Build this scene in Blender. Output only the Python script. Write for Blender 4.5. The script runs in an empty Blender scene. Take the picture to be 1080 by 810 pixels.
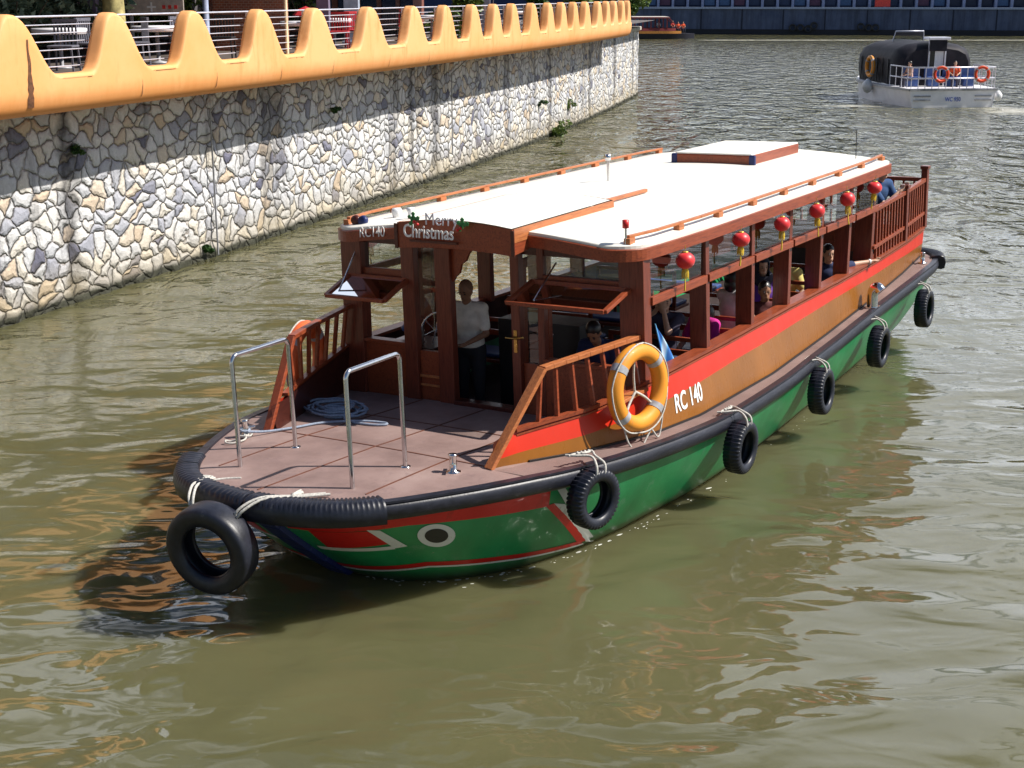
import bpy, bmesh, math, random
from mathutils import Vector, Matrix, Euler, noise
R = math.radians
random.seed(7)
scene = bpy.context.scene
col = scene.collection
# ------------------------------------------------------------------ camera
CAM_H = 5.3
cam = bpy.data.cameras.new('camera'); cam_o = bpy.data.objects.new('camera', cam); col.objects.link(cam_o)
cam.sensor_width = 36; cam.lens = 36*1500/1080; cam.clip_end = 3000; cam.clip_start = .1
cam_o.location = (0, 0, CAM_H); cam_o.rotation_euler = (R(90)-math.atan(412/1500), 0, 0)
scene.camera = cam_o
# ------------------------------------------------------------------ world, sun, exposure
SUN_EL, SUN_AZ = R(47.5), R(91)          # azimuth clockwise from +Y
world = bpy.data.worlds.new('World'); scene.world = world; world.use_nodes = True
wn = world.node_tree; wn.nodes.clear()
def wnode(t, **k):
    n = wn.nodes.new(t)
    for a, b in k.items(): setattr(n, a, b)
    return n
w_out = wnode('ShaderNodeOutputWorld'); bg = wnode('ShaderNodeBackground'); sky = wnode('ShaderNodeTexSky')
sky.sky_type = 'NISHITA'; sky.sun_disc = False; sky.sun_elevation = SUN_EL; sky.sun_rotation = SUN_AZ
sky.air_density = 1.0; sky.dust_density = 0.5; sky.ozone_density = 1.0
bg.inputs['Strength'].default_value = 0.062
tc = wnode('ShaderNodeTexCoord'); mp = wnode('ShaderNodeMapping'); mp.inputs['Scale'].default_value = (1, 1, 2.6)
cn = wnode('ShaderNodeTexNoise'); cn.inputs['Scale'].default_value = 2.6; cn.inputs['Detail'].default_value = 7; cn.inputs['Roughness'].default_value = .6
cr = wnode('ShaderNodeMapRange'); cr.inputs['From Min'].default_value = .43; cr.inputs['From Max'].default_value = .51; cr.interpolation_type = 'SMOOTHSTEP'
cmx = wnode('ShaderNodeMix', data_type='RGBA'); cmx.inputs['B'].default_value = (15.5, 16.5, 18.6, 1)
wn.links.new(tc.outputs['Generated'], mp.inputs['Vector']); wn.links.new(mp.outputs[0], cn.inputs['Vector'])
wn.links.new(cn.outputs['Fac'], cr.inputs['Value'])
# unseen cloud bank added in the north to brighten the water reflections, up to about 45 degrees high
wsep = wnode('ShaderNodeSeparateXYZ'); wn.links.new(tc.outputs['Generated'], wsep.inputs[0])
def wrange(sock, a, b):
    q = wnode('ShaderNodeMapRange', interpolation_type='SMOOTHSTEP'); q.inputs['From Min'].default_value = a; q.inputs['From Max'].default_value = b; wn.links.new(sock, q.inputs['Value']); return q.outputs[0]
wm1 = wnode('ShaderNodeMath', operation='MULTIPLY'); wn.links.new(wrange(wsep.outputs['Y'], -.1, .35), wm1.inputs[0]); wn.links.new(wrange(wsep.outputs['Z'], .75, .5), wm1.inputs[1])
wm2 = wnode('ShaderNodeMath', operation='MULTIPLY'); wn.links.new(wm1.outputs[0], wm2.inputs[0]); wn.links.new(cr.outputs[0], wm2.inputs[1]); wn.links.new(wm2.outputs[0], cmx.inputs['Factor'])
wn.links.new(sky.outputs[0], cmx.inputs['A']); wn.links.new(cmx.outputs['Result'], bg.inputs['Color'])
wn.links.new(bg.outputs[0], w_out.inputs['Surface'])
sl = bpy.data.lights.new('sun', 'SUN'); sl.energy = 5.0; sl.angle = R(.55); sl.color = (1, .95, .87)
so = bpy.data.objects.new('sun', sl); col.objects.link(so)
sd = Vector((math.sin(SUN_AZ)*math.cos(SUN_EL), math.cos(SUN_AZ)*math.cos(SUN_EL), math.sin(SUN_EL)))
so.rotation_euler = sd.to_track_quat('Z', 'Y').to_euler(); so.location = sd*60
vs = scene.view_settings; vs.view_transform = 'Standard'; vs.look = 'None'; vs.exposure = 0.5; vs.gamma = 1; vs.use_curve_mapping = False

# ------------------------------------------------------------------ materials
def S(r, g, b):                                   # sRGB 0..255 -> linear
    f = lambda c: ((c/255+.055)/1.055)**2.4 if c/255 > .04045 else c/255/12.92
    return (f(r), f(g), f(b), 1)
class Mat:
    def __init__(s, name):
        s.m = bpy.data.materials.new(name); s.m.use_nodes = True; s.t = s.m.node_tree
        s.p = s.t.nodes['Principled BSDF']
    def n(s, t, **k):
        x = s.t.nodes.new(t)
        for a, b in k.items():
            if a.startswith('i_'): x.inputs[a[2:].replace('_', ' ')].default_value = b
            else: setattr(x, a, b)
        return x
    def l(s, a, b): s.t.links.new(a, b)
    def noise(s, scale, detail=4, rough=.55, vec=None, stretch=None, coord='Object', dist=0):
        if vec is None:
            c = s.n('ShaderNodeTexCoord'); vec = c.outputs[coord]
        if stretch:
            m = s.n('ShaderNodeMapping'); m.inputs['Scale'].default_value = stretch; s.l(vec, m.inputs['Vector']); vec = m.outputs[0]
        x = s.n('ShaderNodeTexNoise'); x.inputs['Scale'].default_value = scale; x.inputs['Detail'].default_value = detail; x.inputs['Roughness'].default_value = rough
        x.inputs['Distortion'].default_value = dist
        s.l(vec, x.inputs['Vector']); return x.outputs['Fac']
    def ramp(s, fac, stops):
        r = s.n('ShaderNodeValToRGB'); e = r.color_ramp.elements
        while len(e) < len(stops): e.new(.5)
        for i, (p, c) in enumerate(stops): e[i].position = p; e[i].color = c if len(c) == 4 else (*c, 1)
        s.l(fac, r.inputs['Fac']); return r.outputs['Color']
    def mix(s, fac, a, b, mode='MIX'):
        x = s.n('ShaderNodeMix', data_type='RGBA', blend_type=mode)
        for nm, v in (('Factor', fac), ('A', a), ('B', b)):
            if hasattr(v, 'is_linked') or isinstance(v, bpy.types.NodeSocket): s.l(v, x.inputs[nm])
            elif nm == 'Factor': x.inputs[nm].default_value = v
            else: x.inputs[nm].default_value = v if len(v) == 4 else (*v, 1)
        return x.outputs['Result']
    def math(s, op, a, b=0.):
        x = s.n('ShaderNodeMath', operation=op)
        for i, v in enumerate((a, b)):
            if isinstance(v, bpy.types.NodeSocket): s.l(v, x.inputs[i])
            else: x.inputs[i].default_value = v
        return x.outputs[0]
    def bump(s, h, strength=.3, dist=.01, normal=None):
        b = s.n('ShaderNodeBump'); b.inputs['Strength'].default_value = strength; b.inputs['Distance'].default_value = dist
        s.l(h, b.inputs['Height'])
        if normal: s.l(normal, b.inputs['Normal'])
        s.l(b.outputs[0], s.p.inputs['Normal']); return b.outputs[0]
    def set(s, **k):
        for a, v in k.items():
            i = s.p.inputs[a.replace('_', ' ')]
            if isinstance(v, bpy.types.NodeSocket): s.l(v, i)
            else: i.default_value = v
        return s
def simple(name, c, rough=.5, metal=0, var=.25, scale=8, bump=0, coat=0, stretch=None, spec=.5):
    M = Mat(name); c = c if len(c) == 4 else (*c, 1)
    f = M.noise(scale, 5, stretch=stretch)
    lo = tuple(x*(1-var) for x in c[:3])+(1,); hi = tuple(min(1, x*(1+var)) for x in c[:3])+(1,)
    M.set(Base_Color=M.ramp(f, [(.3, lo), (.7, hi)]), Metallic=metal, Coat_Weight=coat, Specular_IOR_Level=spec)
    M.p.inputs['Coat Roughness'].default_value = .08
    rf = M.n('ShaderNodeMapRange'); rf.inputs['To Min'].default_value = max(0, rough-.08); rf.inputs['To Max'].default_value = rough+.1
    M.l(f, rf.inputs['Value']); M.l(rf.outputs[0], M.p.inputs['Roughness'])
    if bump: M.bump(f, .5, bump)
    return M.m
def wood(name, c, dark, rough=.38, stretch=(1.2, 14, 14), coat=.08):
    M = Mat(name)
    f = M.noise(3.5, 8, .65, stretch=stretch, dist=.6)
    g = M.noise(1.3, 3)
    c1 = M.ramp(f, [(.28, dark), (.5, c), (.75, tuple(min(1, x*1.35) for x in c[:3]))])
    c2 = M.mix(M.math('MULTIPLY', g, .45), c1, dark)
    M.set(Base_Color=c2, Roughness=rough, Coat_Weight=coat, Specular_IOR_Level=.35); M.p.inputs['Coat Roughness'].default_value = .12
    M.bump(f, .25, .003); return M.m
m = {}
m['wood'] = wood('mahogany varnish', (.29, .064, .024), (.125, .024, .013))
m['woodlight'] = wood('teak and painted sunlit wood varnish', (.48, .165, .055), (.27, .078, .03), rough=.4)  # pale teak; also a lighter mahogany copy with sunlight in its colour
m['wooddark'] = wood('dark mahogany', (.10, .022, .014), (.035, .009, .007), rough=.3)
m['woodpost'] = wood('mahogany post', (.19, .045, .024), (.075, .017, .011), stretch=(14, 14, 1.2), rough=.3)
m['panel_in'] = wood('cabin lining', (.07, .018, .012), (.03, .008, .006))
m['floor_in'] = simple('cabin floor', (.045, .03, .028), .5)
def paint(name, c, rough=.3, streak=.35, dirt=(.12, .10, .06), amount=.3, spec=.3):
    M = Mat(name); c = (*c, 1)
    f = M.noise(1.6, 8, .62, stretch=(1, 1, .35)); g = M.noise(9, 6, .7, stretch=(1, 1, .25)); h = M.noise(40, 3, .6)
    a = M.ramp(f, [(.3, tuple(x*(1-streak*.5) for x in c[:3])), (.7, tuple(min(1, x*(1+streak*.6)) for x in c[:3]))])
    d = M.math('MULTIPLY', M.math('GREATER_THAN', g, .62), amount)
    b = M.mix(d, a, dirt)
    M.set(Base_Color=b, Specular_IOR_Level=spec, Coat_Weight=.06)
    rr = M.n('ShaderNodeMapRange'); rr.inputs['To Min'].default_value = rough-.1; rr.inputs['To Max'].default_value = rough+.25
    M.l(g, rr.inputs['Value']); M.l(rr.outputs[0], M.p.inputs['Roughness'])
    M.bump(h, .12, .004); return M.m
m['ochre'] = paint('ochre side paint', (.25, .092, .014), .22, .3, (.2, .09, .02), .2)
m['redpaint'] = paint('vermilion paint', (.54, .026, .009), .35, .2, (.4, .04, .02), .2)
m['hullred'] = paint('hull red paint', (.52, .014, .012), .3, .3, (.2, .02, .01), .3)
m['hullwhite'] = paint('hull white paint', (.62, .62, .58), .35, .15, (.3, .28, .22), .4)
m['navy'] = paint('navy paint', (.016, .026, .11), .35, .2, (.02, .02, .03), .3)
m['text'] = simple('white lettering', (.8, .8, .78), .4, var=.05)
# hull green with scum at the waterline
M = Mat('hull green paint')
f = M.noise(1.1, 8, .62, stretch=(1, 1, .4)); g = M.noise(7, 7, .7, stretch=(1, 1, .2)); h = M.noise(14, 6, .75)
a = M.ramp(f, [(.3, (.006, .14, .045)), (.55, (.012, .24, .078)), (.75, (.04, .33, .13))])
b = M.mix(M.math('MULTIPLY', M.math('GREATER_THAN', g, .63), .35), a, (.12, .26, .16))
b2 = M.mix(M.math('MULTIPLY', M.math('GREATER_THAN', h, .68), .6), b, (.25, .3, .22))
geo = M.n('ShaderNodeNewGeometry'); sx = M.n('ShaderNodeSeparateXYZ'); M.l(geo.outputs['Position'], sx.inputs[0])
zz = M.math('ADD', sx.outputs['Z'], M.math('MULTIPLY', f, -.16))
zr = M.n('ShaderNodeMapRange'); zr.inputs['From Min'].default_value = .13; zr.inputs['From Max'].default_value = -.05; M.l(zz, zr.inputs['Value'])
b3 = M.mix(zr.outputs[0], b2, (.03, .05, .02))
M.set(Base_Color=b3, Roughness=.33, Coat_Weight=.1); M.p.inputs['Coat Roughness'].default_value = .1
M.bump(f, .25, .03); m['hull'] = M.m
# rub rail
M = Mat('black rubber rub strip'); f = M.noise(6, 8, .75, stretch=(.5, 3, 3)); g = M.noise(50, 3)
M.set(Base_Color=M.ramp(f, [(.4, (.007, .008, .015)), (.64, (.02, .021, .034)), (.80, (.18, .18, .20))]), Roughness=.42); M.bump(g, .3, .004); m['rub'] = M.m
# tyres
M = Mat('tyre rubber'); f = M.noise(9, 6, .7); g = M.noise(60, 3)
M.set(Base_Color=M.ramp(f, [(.35, (.005, .006, .012)), (.62, (.014, .016, .028)), (.8, (.075, .072, .07))]), Roughness=.42, Specular_IOR_Level=.5); M.bump(g, .25, .004); m['tyre'] = M.m
# deck
M = Mat('mauve non-slip deck'); f = M.noise(1.3, 7, .65); g = M.noise(130, 2); h = M.noise(5, 6, .7)
a = M.ramp(f, [(.25, (.145, .09, .08)), (.5, (.25, .165, .148)), (.78, (.35, .25, .225))])
b = M.mix(M.math('MULTIPLY', M.math('GREATER_THAN', h, .6), .25), a, (.12, .075, .08))
M.set(Base_Color=b, Roughness=.62); M.bump(g, .5, .004); m['deck'] = M.m
M = Mat('ribbed side deck'); f = M.noise(1.3, 7, .65); tcx = M.n('ShaderNodeTexCoord'); wv = M.n('ShaderNodeTexWave'); wv.inputs['Scale'].default_value = 26; wv.inputs['Distortion'].default_value = .2
M.l(tcx.outputs['Object'], wv.inputs['Vector'])
a = M.ramp(f, [(.25, (.17, .11, .095)), (.75, (.33, .23, .205))])
b = M.mix(M.math('MULTIPLY', wv.outputs['Fac'], .35), a, (.1, .06, .065)); M.set(Base_Color=b, Roughness=.6); M.bump(wv.outputs['Fac'], .5, .006); m['sidedeck'] = M.m
m['seam'] = simple('deck seam', (.13, .045, .025), .5)
# roof
M = Mat('white roof paint'); f = M.noise(.9, 8, .7); g = M.noise(5, 7, .75)
a = M.ramp(f, [(.3, (.66, .62, .54)), (.6, (.80, .77, .70))])
b = M.mix(M.math('MULTIPLY', M.math('GREATER_THAN', g, .66), .35), a, (.5, .46, .4)); M.set(Base_Color=b, Roughness=.5); M.bump(g, .1, .004); m['roof'] = M.m
m['steel'] = simple('stainless steel', (.62, .62, .64), .14, 1, .1, 20)
m['chrome'] = simple('chrome', (.7, .68, .66), .08, 1, .05)
m['galv'] = simple('galvanised rail', (.62, .62, .70), .35, .35, .1)
m['brass'] = simple('brass', (.5, .32, .1), .25, 1, .2)
m['ropew'] = simple('white rope', (.48, .46, .42), .85, var=.3, scale=60, bump=.004)
m['ropeg'] = simple('blue grey rope', (.24, .28, .36), .85, var=.3, scale=60, bump=.004)
m['yring'] = paint('yellow life ring', (.76, .29, .03), .45, .25, (.42, .2, .08), .35)
m['oring'] = paint('orange life ring', (.66, .12, .03), .45, .2, (.3, .08, .04), .3)
m['band'] = simple('grey reflective band', (.36, .36, .38), .4, var=.2, scale=20)
M = Mat('red silk lantern'); f = M.noise(7, 3)
M.set(Base_Color=M.ramp(f, [(.3, (.62, .012, .018)), (.7, (.78, .03, .035))]), Roughness=.42, Sheen_Weight=.15); m['lantern'] = M.m
m['tassel'] = simple('yellow tassel', (.72, .50, .04), .6)
m['gold'] = simple('gold cap', (.6, .4, .08), .35, .6)
m['black'] = simple('black', (.012, .012, .014), .45)
m['blueseat'] = simple('blue seat vinyl', (.03, .07, .22), .4)
m['white'] = simple('white plastic', (.75, .75, .76), .4, var=.06)
m['grey'] = simple('grey painted metal', (.3, .3, .32), .4)
m['greenleaf'] = simple('holly green', (.02, .2, .05), .4)
m['berry'] = simple('berry red', (.6, .02, .02), .4)
M = Mat('window glass'); tr_ = M.n('ShaderNodeBsdfTransparent'); tr_.inputs['Color'].default_value = (.80, .84, .82, 1); gl_ = M.n('ShaderNodeBsdfGlossy'); gl_.inputs['Roughness'].default_value = .01; gl_.inputs['Color'].default_value = (1, 1, 1, 1)
fr_ = M.n('ShaderNodeFresnel'); fr_.inputs['IOR'].default_value = 1.9; mx_ = M.n('ShaderNodeMixShader'); M.l(fr_.outputs[0], mx_.inputs[0]); M.l(tr_.outputs[0], mx_.inputs[1]); M.l(gl_.outputs[0], mx_.inputs[2])
M.l(mx_.outputs[0], M.t.nodes['Material Output'].inputs['Surface']); m['glass'] = M.m
skin = lambda n, c: simple(n, c, .5, var=.12, scale=12)
m['skin1'] = skin('tanned skin', (.30, .15, .085)); m['skin2'] = skin('light skin', (.52, .31, .21))
m['hair'] = simple('black hair', (.012, .010, .010), .35, var=.3, scale=60, bump=.006)
def cloth(n, c, **k): return simple(n, c, .85, var=.18, scale=9, bump=.01, **k)

# ------------------------------------------------------------------ mesh helpers
class MB:
    def __init__(s): s.v = []; s.f = []; s.mi = []; s.sm = []
    def add(s, vs_, fs, mi=0, smooth=False):
        o = len(s.v); s.v += [tuple(v) for v in vs_]
        for f_ in fs: s.f.append([i+o for i in f_]); s.mi.append(mi); s.sm.append(smooth)
        return s
    def hexa(s, p, mi=0):        # 8 points: bottom 4 (ccw seen from above), top 4
        return s.add(p, [(3, 2, 1, 0), (4, 5, 6, 7), (0, 1, 5, 4), (1, 2, 6, 5), (2, 3, 7, 6), (3, 0, 4, 7)], mi)
    def box(s, x0, x1, y0, y1, z0, z1, mi=0):
        return s.hexa([(x0, y0, z0), (x1, y0, z0), (x1, y1, z0), (x0, y1, z0), (x0, y0, z1), (x1, y0, z1), (x1, y1, z1), (x0, y1, z1)], mi)
    def bar(s, p, q, w, h, up=(0, 0, 1), mi=0):
        p = Vector(p); q = Vector(q); d = (q-p).normalized(); up = Vector(up)
        if abs(d.dot(up)) > .95: up = Vector((1, 0, 0))
        a = d.cross(up).normalized()*w/2; b = a.cross(d).normalized()*h/2
        return s.hexa([p-a-b, q-a-b, q+a-b, p+a-b, p-a+b, q-a+b, q+a+b, p+a+b], mi)
    def tube(s, pts, r, n=8, closed=False, caps=True, mi=0, smooth=True):
        pts = [Vector(p) for p in pts]; k = len(pts)
        rr = r if isinstance(r, (list, tuple)) else [r]*k
        t0 = None; rings = []
        for i, p in enumerate(pts):
            if closed: d = pts[(i+1) % k]-pts[i-1]
            else: d = pts[min(i+1, k-1)]-pts[max(i-1, 0)]
            if d.length < 1e-9: d = Vector((0, 0, 1))
            d.normalize()
            if t0 is None:
                u = Vector((0, 0, 1)) if abs(d.z) < .9 else Vector((1, 0, 0)); t0 = u.cross(d).normalized()
            else:
                t0 = (t0-d*t0.dot(d)); t0 = t0.normalized() if t0.length > 1e-6 else Vector((1, 0, 0)).cross(d).normalized()
            b = d.cross(t0)
            rings.append([p+(t0*math.cos(2*math.pi*j/n)+b*math.sin(2*math.pi*j/n))*rr[i] for j in range(n)])
        vs_ = [v for g_ in rings for v in g_]; fs = []
        for i in range(k if closed else k-1):
            i2 = (i+1) % k
            for j in range(n): fs.append((i*n+j, i*n+(j+1) % n, i2*n+(j+1) % n, i2*n+j))
        s.add(vs_, fs, mi, smooth)
        if caps and not closed:
            s.add(rings[0], [tuple(reversed(range(n)))], mi); s.add(rings[-1], [tuple(range(n))], mi)
        return s
    def lathe(s, prof, M4=None, n=24, closed=False, mi=0, smooth=True, sy=1):  # profile (r,z) round z
        vs_ = []; k = len(prof)
        for r, z in prof:
            for j in range(n):
                v = Vector((r*math.cos(2*math.pi*j/n), r*math.sin(2*math.pi*j/n)*sy, z)); vs_.append(M4 @ v if M4 else v)
        fs = []
        for i in range(k if closed else k-1):
            i2 = (i+1) % k
            for j in range(n): fs.append((i*n+j, i*n+(j+1) % n, i2*n+(j+1) % n, i2*n+j))
        return s.add(vs_, fs, mi, smooth)
    def grid(s, fn, nu, nv, mi=0, smooth=True, flip=False):
        vs_ = [fn(i/nu, j/nv) for i in range(nu+1) for j in range(nv+1)]; fs = []
        for i in range(nu):
            for j in range(nv):
                q = (i*(nv+1)+j, (i+1)*(nv+1)+j, (i+1)*(nv+1)+j+1, i*(nv+1)+j+1)
                fs.append(tuple(reversed(q)) if flip else q)
        return s.add(vs_, fs, mi, smooth)
    def prism(s, poly, z0, z1, mi=0, M4=None):
        n = len(poly); a = [Vector((x, y, z0)) for x, y in poly]; b = [Vector((x, y, z1)) for x, y in poly]
        vs_ = a+b
        if M4: vs_ = [M4 @ v for v in vs_]
        return s.add(vs_, [tuple(reversed(range(n))), tuple(range(n, 2*n))]+[(i, (i+1) % n, n+(i+1) % n, n+i) for i in range(n)], mi)
    def build(s, name, mats, parent=None, mw=None, bevel=0, fixn=True, weld=False):
        me = bpy.data.meshes.new(name); me.from_pydata(s.v, [], s.f)
        if not isinstance(mats, (list, tuple)): mats = [mats]
        for x in mats: me.materials.append(x)
        me.polygons.foreach_set('material_index', s.mi); me.polygons.foreach_set('use_smooth', s.sm)
        if fixn or weld:
            b = bmesh.new(); b.from_mesh(me)
            if weld: bmesh.ops.remove_doubles(b, verts=b.verts, dist=1e-4)
            if fixn: bmesh.ops.recalc_face_normals(b, faces=b.faces)
            b.to_mesh(me); b.free()
        me.update()
        o = bpy.data.objects.new(name, me); col.objects.link(o)
        if parent: o.parent = parent
        if mw: o.matrix_world = mw
        if bevel:
            bv = o.modifiers.new('bevel', 'BEVEL'); bv.width = bevel; bv.segments = 2; bv.limit_method = 'ANGLE'; bv.angle_limit = R(35)
        return o
def tag(o, label=None, cat=None, group=None, kind=None):
    if label: o['label'] = label
    if cat: o['category'] = cat
    if group: o['group'] = group
    if kind: o['kind'] = kind
    return o
def empty(name, label, cat, mw=None, group=None):
    o = bpy.data.objects.new(name, None); col.objects.link(o); o.empty_display_size = .2
    if mw: o.matrix_world = mw
    return tag(o, label, cat, group)
def copy_tree(o, parent=None):
    c = o.copy(); col.objects.link(c)
    if parent: c.parent = parent
    for ch in list(o.children): copy_tree(ch, c)
    return c
def relabel(o, label): o['label'] = label; return o
def cr(pts, t):                       # catmull-rom through tuples, t in 0..1
    n = len(pts)-1; x = max(0, min(.999999, t))*n; i = int(x); f = x-i
    p0 = pts[max(i-1, 0)]; p1 = pts[i]; p2 = pts[i+1]; p3 = pts[min(i+2, n)]
    return tuple(.5*((2*b)+(-a+c)*f+(2*a-5*b+4*c-d)*f*f+(-a+3*b-3*c+d)*f**3) for a, b, c, d in zip(p0, p1, p2, p3))
def lerp(xs, ys, x):
    if xs[0] > xs[-1]: xs = xs[::-1]; ys = ys[::-1]
    if x <= xs[0]: return ys[0]
    for i in range(len(xs)-1):
        if x <= xs[i+1]: return ys[i]+(ys[i+1]-ys[i])*(x-xs[i])/(xs[i+1]-xs[i])
    return ys[-1]
def smooth_path(pts, k=6): 
    n = (len(pts)-1)*k
    return [cr(pts, i/n) for i in range(n+1)]

# ------------------------------------------------------------------ river boat geometry (a forward, b port, c up)
#MATH
GUN = [(1.80, 0), (1.74, .45), (1.58, .83), (1.28, 1.13), (.85, 1.40), (.35, 1.66), (-.3, 1.92), (-1.1, 2.11), (-2.0, 2.23), (-3.1, 2.30), (-4.6, 2.27), (-6.2, 2.18), (-7.9, 2.09), (-9.6, 2.01), (-11.2, 1.93), (-12.2, 1.84), (-12.75, 1.62), (-13.0, 1.1), (-13.08, .5), (-13.1, 0)]
WAT = [(.52, 0), (.52, .33), (.45, .62), (.28, .90), (.0, 1.17), (-.40, 1.42), (-.95, 1.62), (-1.6, 1.76), (-2.3, 1.84), (-3.3, 1.93), (-4.8, 1.93), (-6.3, 1.85), (-7.9, 1.74), (-9.5, 1.62), (-11.0, 1.48), (-11.9, 1.38), (-12.4, 1.2), (-12.6, .8), (-12.68, .4), (-12.7, 0)]
def DZ(a): return lerp([1.8, 0, -1, -2, -3, -5, -7, -9, -11, -13.1], [1.13, 1.05, .98, .92, .87, .85, .88, .94, .98, 1.0], a)
def hull(s, t, off=0):
    g = cr(GUN, s); w = cr(WAT, s)
    k = .05*4*t*(1-t) if t < 1 else 0
    q = cr(GUN, min(1, s+.005)); p = cr(GUN, max(0, s-.005)); dx, dy = q[0]-p[0], q[1]-p[1]; L_ = math.hypot(dx, dy) or 1
    nx, ny = dy/L_, -dx/L_
    z = DZ(g[0])*(1-t) if t < 1 else -(t-1)
    x = g[0]+(w[0]-g[0])*t+nx*(k+off); y = g[1]+(w[1]-g[1])*t+ny*(k+off)
    if t > 1: y *= (1-.5*(t-1)); 
    return (x, y, z)
SB = [(-.08, 1.36), (-1, 1.73), (-2, 1.98), (-3, 2.05), (-5, 2.04), (-7, 1.94), (-9, 1.84), (-11, 1.68), (-12.5, 1.5)]
SS_B = [(-.35, 1.40), (-1.2, 1.72), (-2.1, 1.93), (-3.8, 1.92), (-6, 1.86), (-7.7, 1.84), (-9.6, 1.78), (-11.2, 1.68), (-12.5, 1.54)]
def side(a, t, off=0):               # t 0 deck .. 1 sill
    b0 = lerp([p[0] for p in SB], [p[1] for p in SB], a); b1 = lerp([p[0] for p in SS_B], [p[1] for p in SS_B], a)
    c0 = DZ(a)+.01; c1 = lerp([-.1, -.4, -1.2, -1.95, -2.1, -13], [1.30, 1.335, 1.365, 1.44, 1.47, 1.47], a)
    return (a, b0+(b1-b0)*t+.012*math.sin(math.pi*t)+off, c0+(c1-c0)*t)
#ENDMATH
BM = Matrix.Translation((-1.31, 13.05, 0)) @ Euler((R(1.7), R(.65), R(-122.4)), 'XYZ').to_matrix().to_4x4()
boat = empty('river_boat', 'long green and brown wooden river boat with white roof and red lanterns, in the foreground', 'river boat', BM)
def part(mb, name, mats, bevel=0, parent=None, **k):
    return mb.build(name, mats, parent or boat, bevel=bevel, **k)

# hull with painted bow marks
HM = [m['hull'], m['hullred'], m['hullwhite'], m['navy'], m['black']]
mb = MB()
for sg in (1, -1):
    mb.grid(lambda u, v: (lambda p: (p[0], p[1]*sg, p[2]))(hull(u, v*1.7)), 150, 24, 0)
def patch(c4, mi, off, nu=20, nv=6):          # corners (s,t): A->B along top, D->C along bottom
    A, B, C_, D = c4
    for sg in (1, -1):
        def fn(u, v):
            s = (A[0]*(1-u)+B[0]*u)*(1-v)+(D[0]*(1-u)+C_[0]*u)*v
            t = (A[1]*(1-u)+B[1]*u)*(1-v)+(D[1]*(1-u)+C_[1]*u)*v
            p = hull(s, t, off); return (p[0], p[1]*sg, p[2])
        mb.grid(fn, nu, nv, mi)
PATCHES = [
 ([(.02, .10), (.17, .10), (.165, .262), (.02, .33)], 1, .004), ([(.17, .10), (.3065, .08), (.2990, .345), (.165, .262)], 1, .004),
 ([(.045, .32), (.1187, .290), (.1340, .456), (.045, .55)], 1, .005),
 ([(.1187, .275), (.1330, .288), (.1500, .505), (.1340, .52)], 2, .006), ([(.03, .55), (.1340, .490), (.1340, .53), (.03, .595)], 2, .0055),
 ([(.2965, .335), (.3040, .325), (.333, .955), (.3242, .955)], 1, .006), ([(.304, .325), (.3130, .365), (.347, 1.05), (.333, .97)], 2, .006),
 ([(.3080, .11), (.3145, .11), (.3210, .345), (.3140, .365)], 2, .006),
 ([(.015, .83), (.1583, .735), (.1583, .79), (.015, .885)], 1, .005), ([(.1583, .735), (.2436, .815), (.2436, .87), (.1583, .79)], 1, .005), ([(.2436, .815), (.3252, .925), (.330, .98), (.2436, .87)], 1, .005),
 ([(.015, .888), (.1583, .793), (.1583, .815), (.015, .915)], 2, .005), ([(.1583, .793), (.2436, .873), (.2436, .895), (.1583, .815)], 2, .005), ([(.2436, .873), (.330, .982), (.332, 1.005), (.2436, .895)], 2, .005)]

for c4, mi, off in PATCHES: patch(c4, mi, off)
for sg in (1, -1):                      # the painted eye
    for rr_, mi, off in ((1.0, 2, .0065), (.62, 4, .009)):
        def eyef(u, v):
            a = 2*math.pi*u; p = hull(.1862+rr_*v*(.0185*math.cos(a)-.0065*math.sin(a)), .423+rr_*v*(.032*math.cos(a)+.132*math.sin(a)), off); return (p[0], p[1]*sg, p[2])
        mb.grid(eyef, 40, 3, mi)
hull_o = part(mb, 'hull', HM)
# stem band
mb = MB(); pts = [hull(0, t, .0) for t in (0, .15, .3, .45, .6, .75, .9, 1.0, 1.15)]
for p, q in zip(pts, pts[1:]): mb.bar((p[0]+.03, 0, p[2]), (q[0]+.03, 0, q[2]), .22, .06, up=(1, 0, 0))
part(mb, 'stem_band', m['navy'], .01)
# rub rail
mb = MB()
def rubprof(s, sg):
    out = []
    for ang in range(-90, 91, 22):
        o_ = .0+.055*math.cos(R(ang)); p = hull(s, 0, o_)
        z = p[2]-.083+.083*math.sin(R(ang))
        tt = (p[2]-z)/max(.3, DZ(p[0])); q = hull(s, tt, 0); d = hull(s, 0, 0)
        out.append((p[0]+(q[0]-d[0])*.4, (p[1]+(q[1]-d[1])*.4)*sg, z))
    return out
for sg in (1, -1):
    ring = [rubprof(i/200, sg) for i in range(201)]; n = len(ring[0])
    mb.add([v for g_ in ring for v in g_], [(i*n+j, (i+1)*n+j, (i+1)*n+j+1, i*n+j+1) for i in range(200) for j in range(n-1)], 0, True)
    # inner lip on the deck
    lip = []
    for i in range(201):
        p = hull(i/200, 0, .03); q = hull(i/200, 0, -.05); lip += [(p[0], p[1]*sg, p[2]+.002), (p[0], p[1]*sg, p[2]+.022), (q[0], q[1]*sg, q[2]+.022), (q[0], q[1]*sg, q[2]+.0)]
    mb.add(lip, [(i*4+j, (i+1)*4+j, (i+1)*4+j+1, i*4+j+1) for i in range(200) for j in range(3)], 0, False)
part(mb, 'rub_rail', m['rub'])
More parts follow.
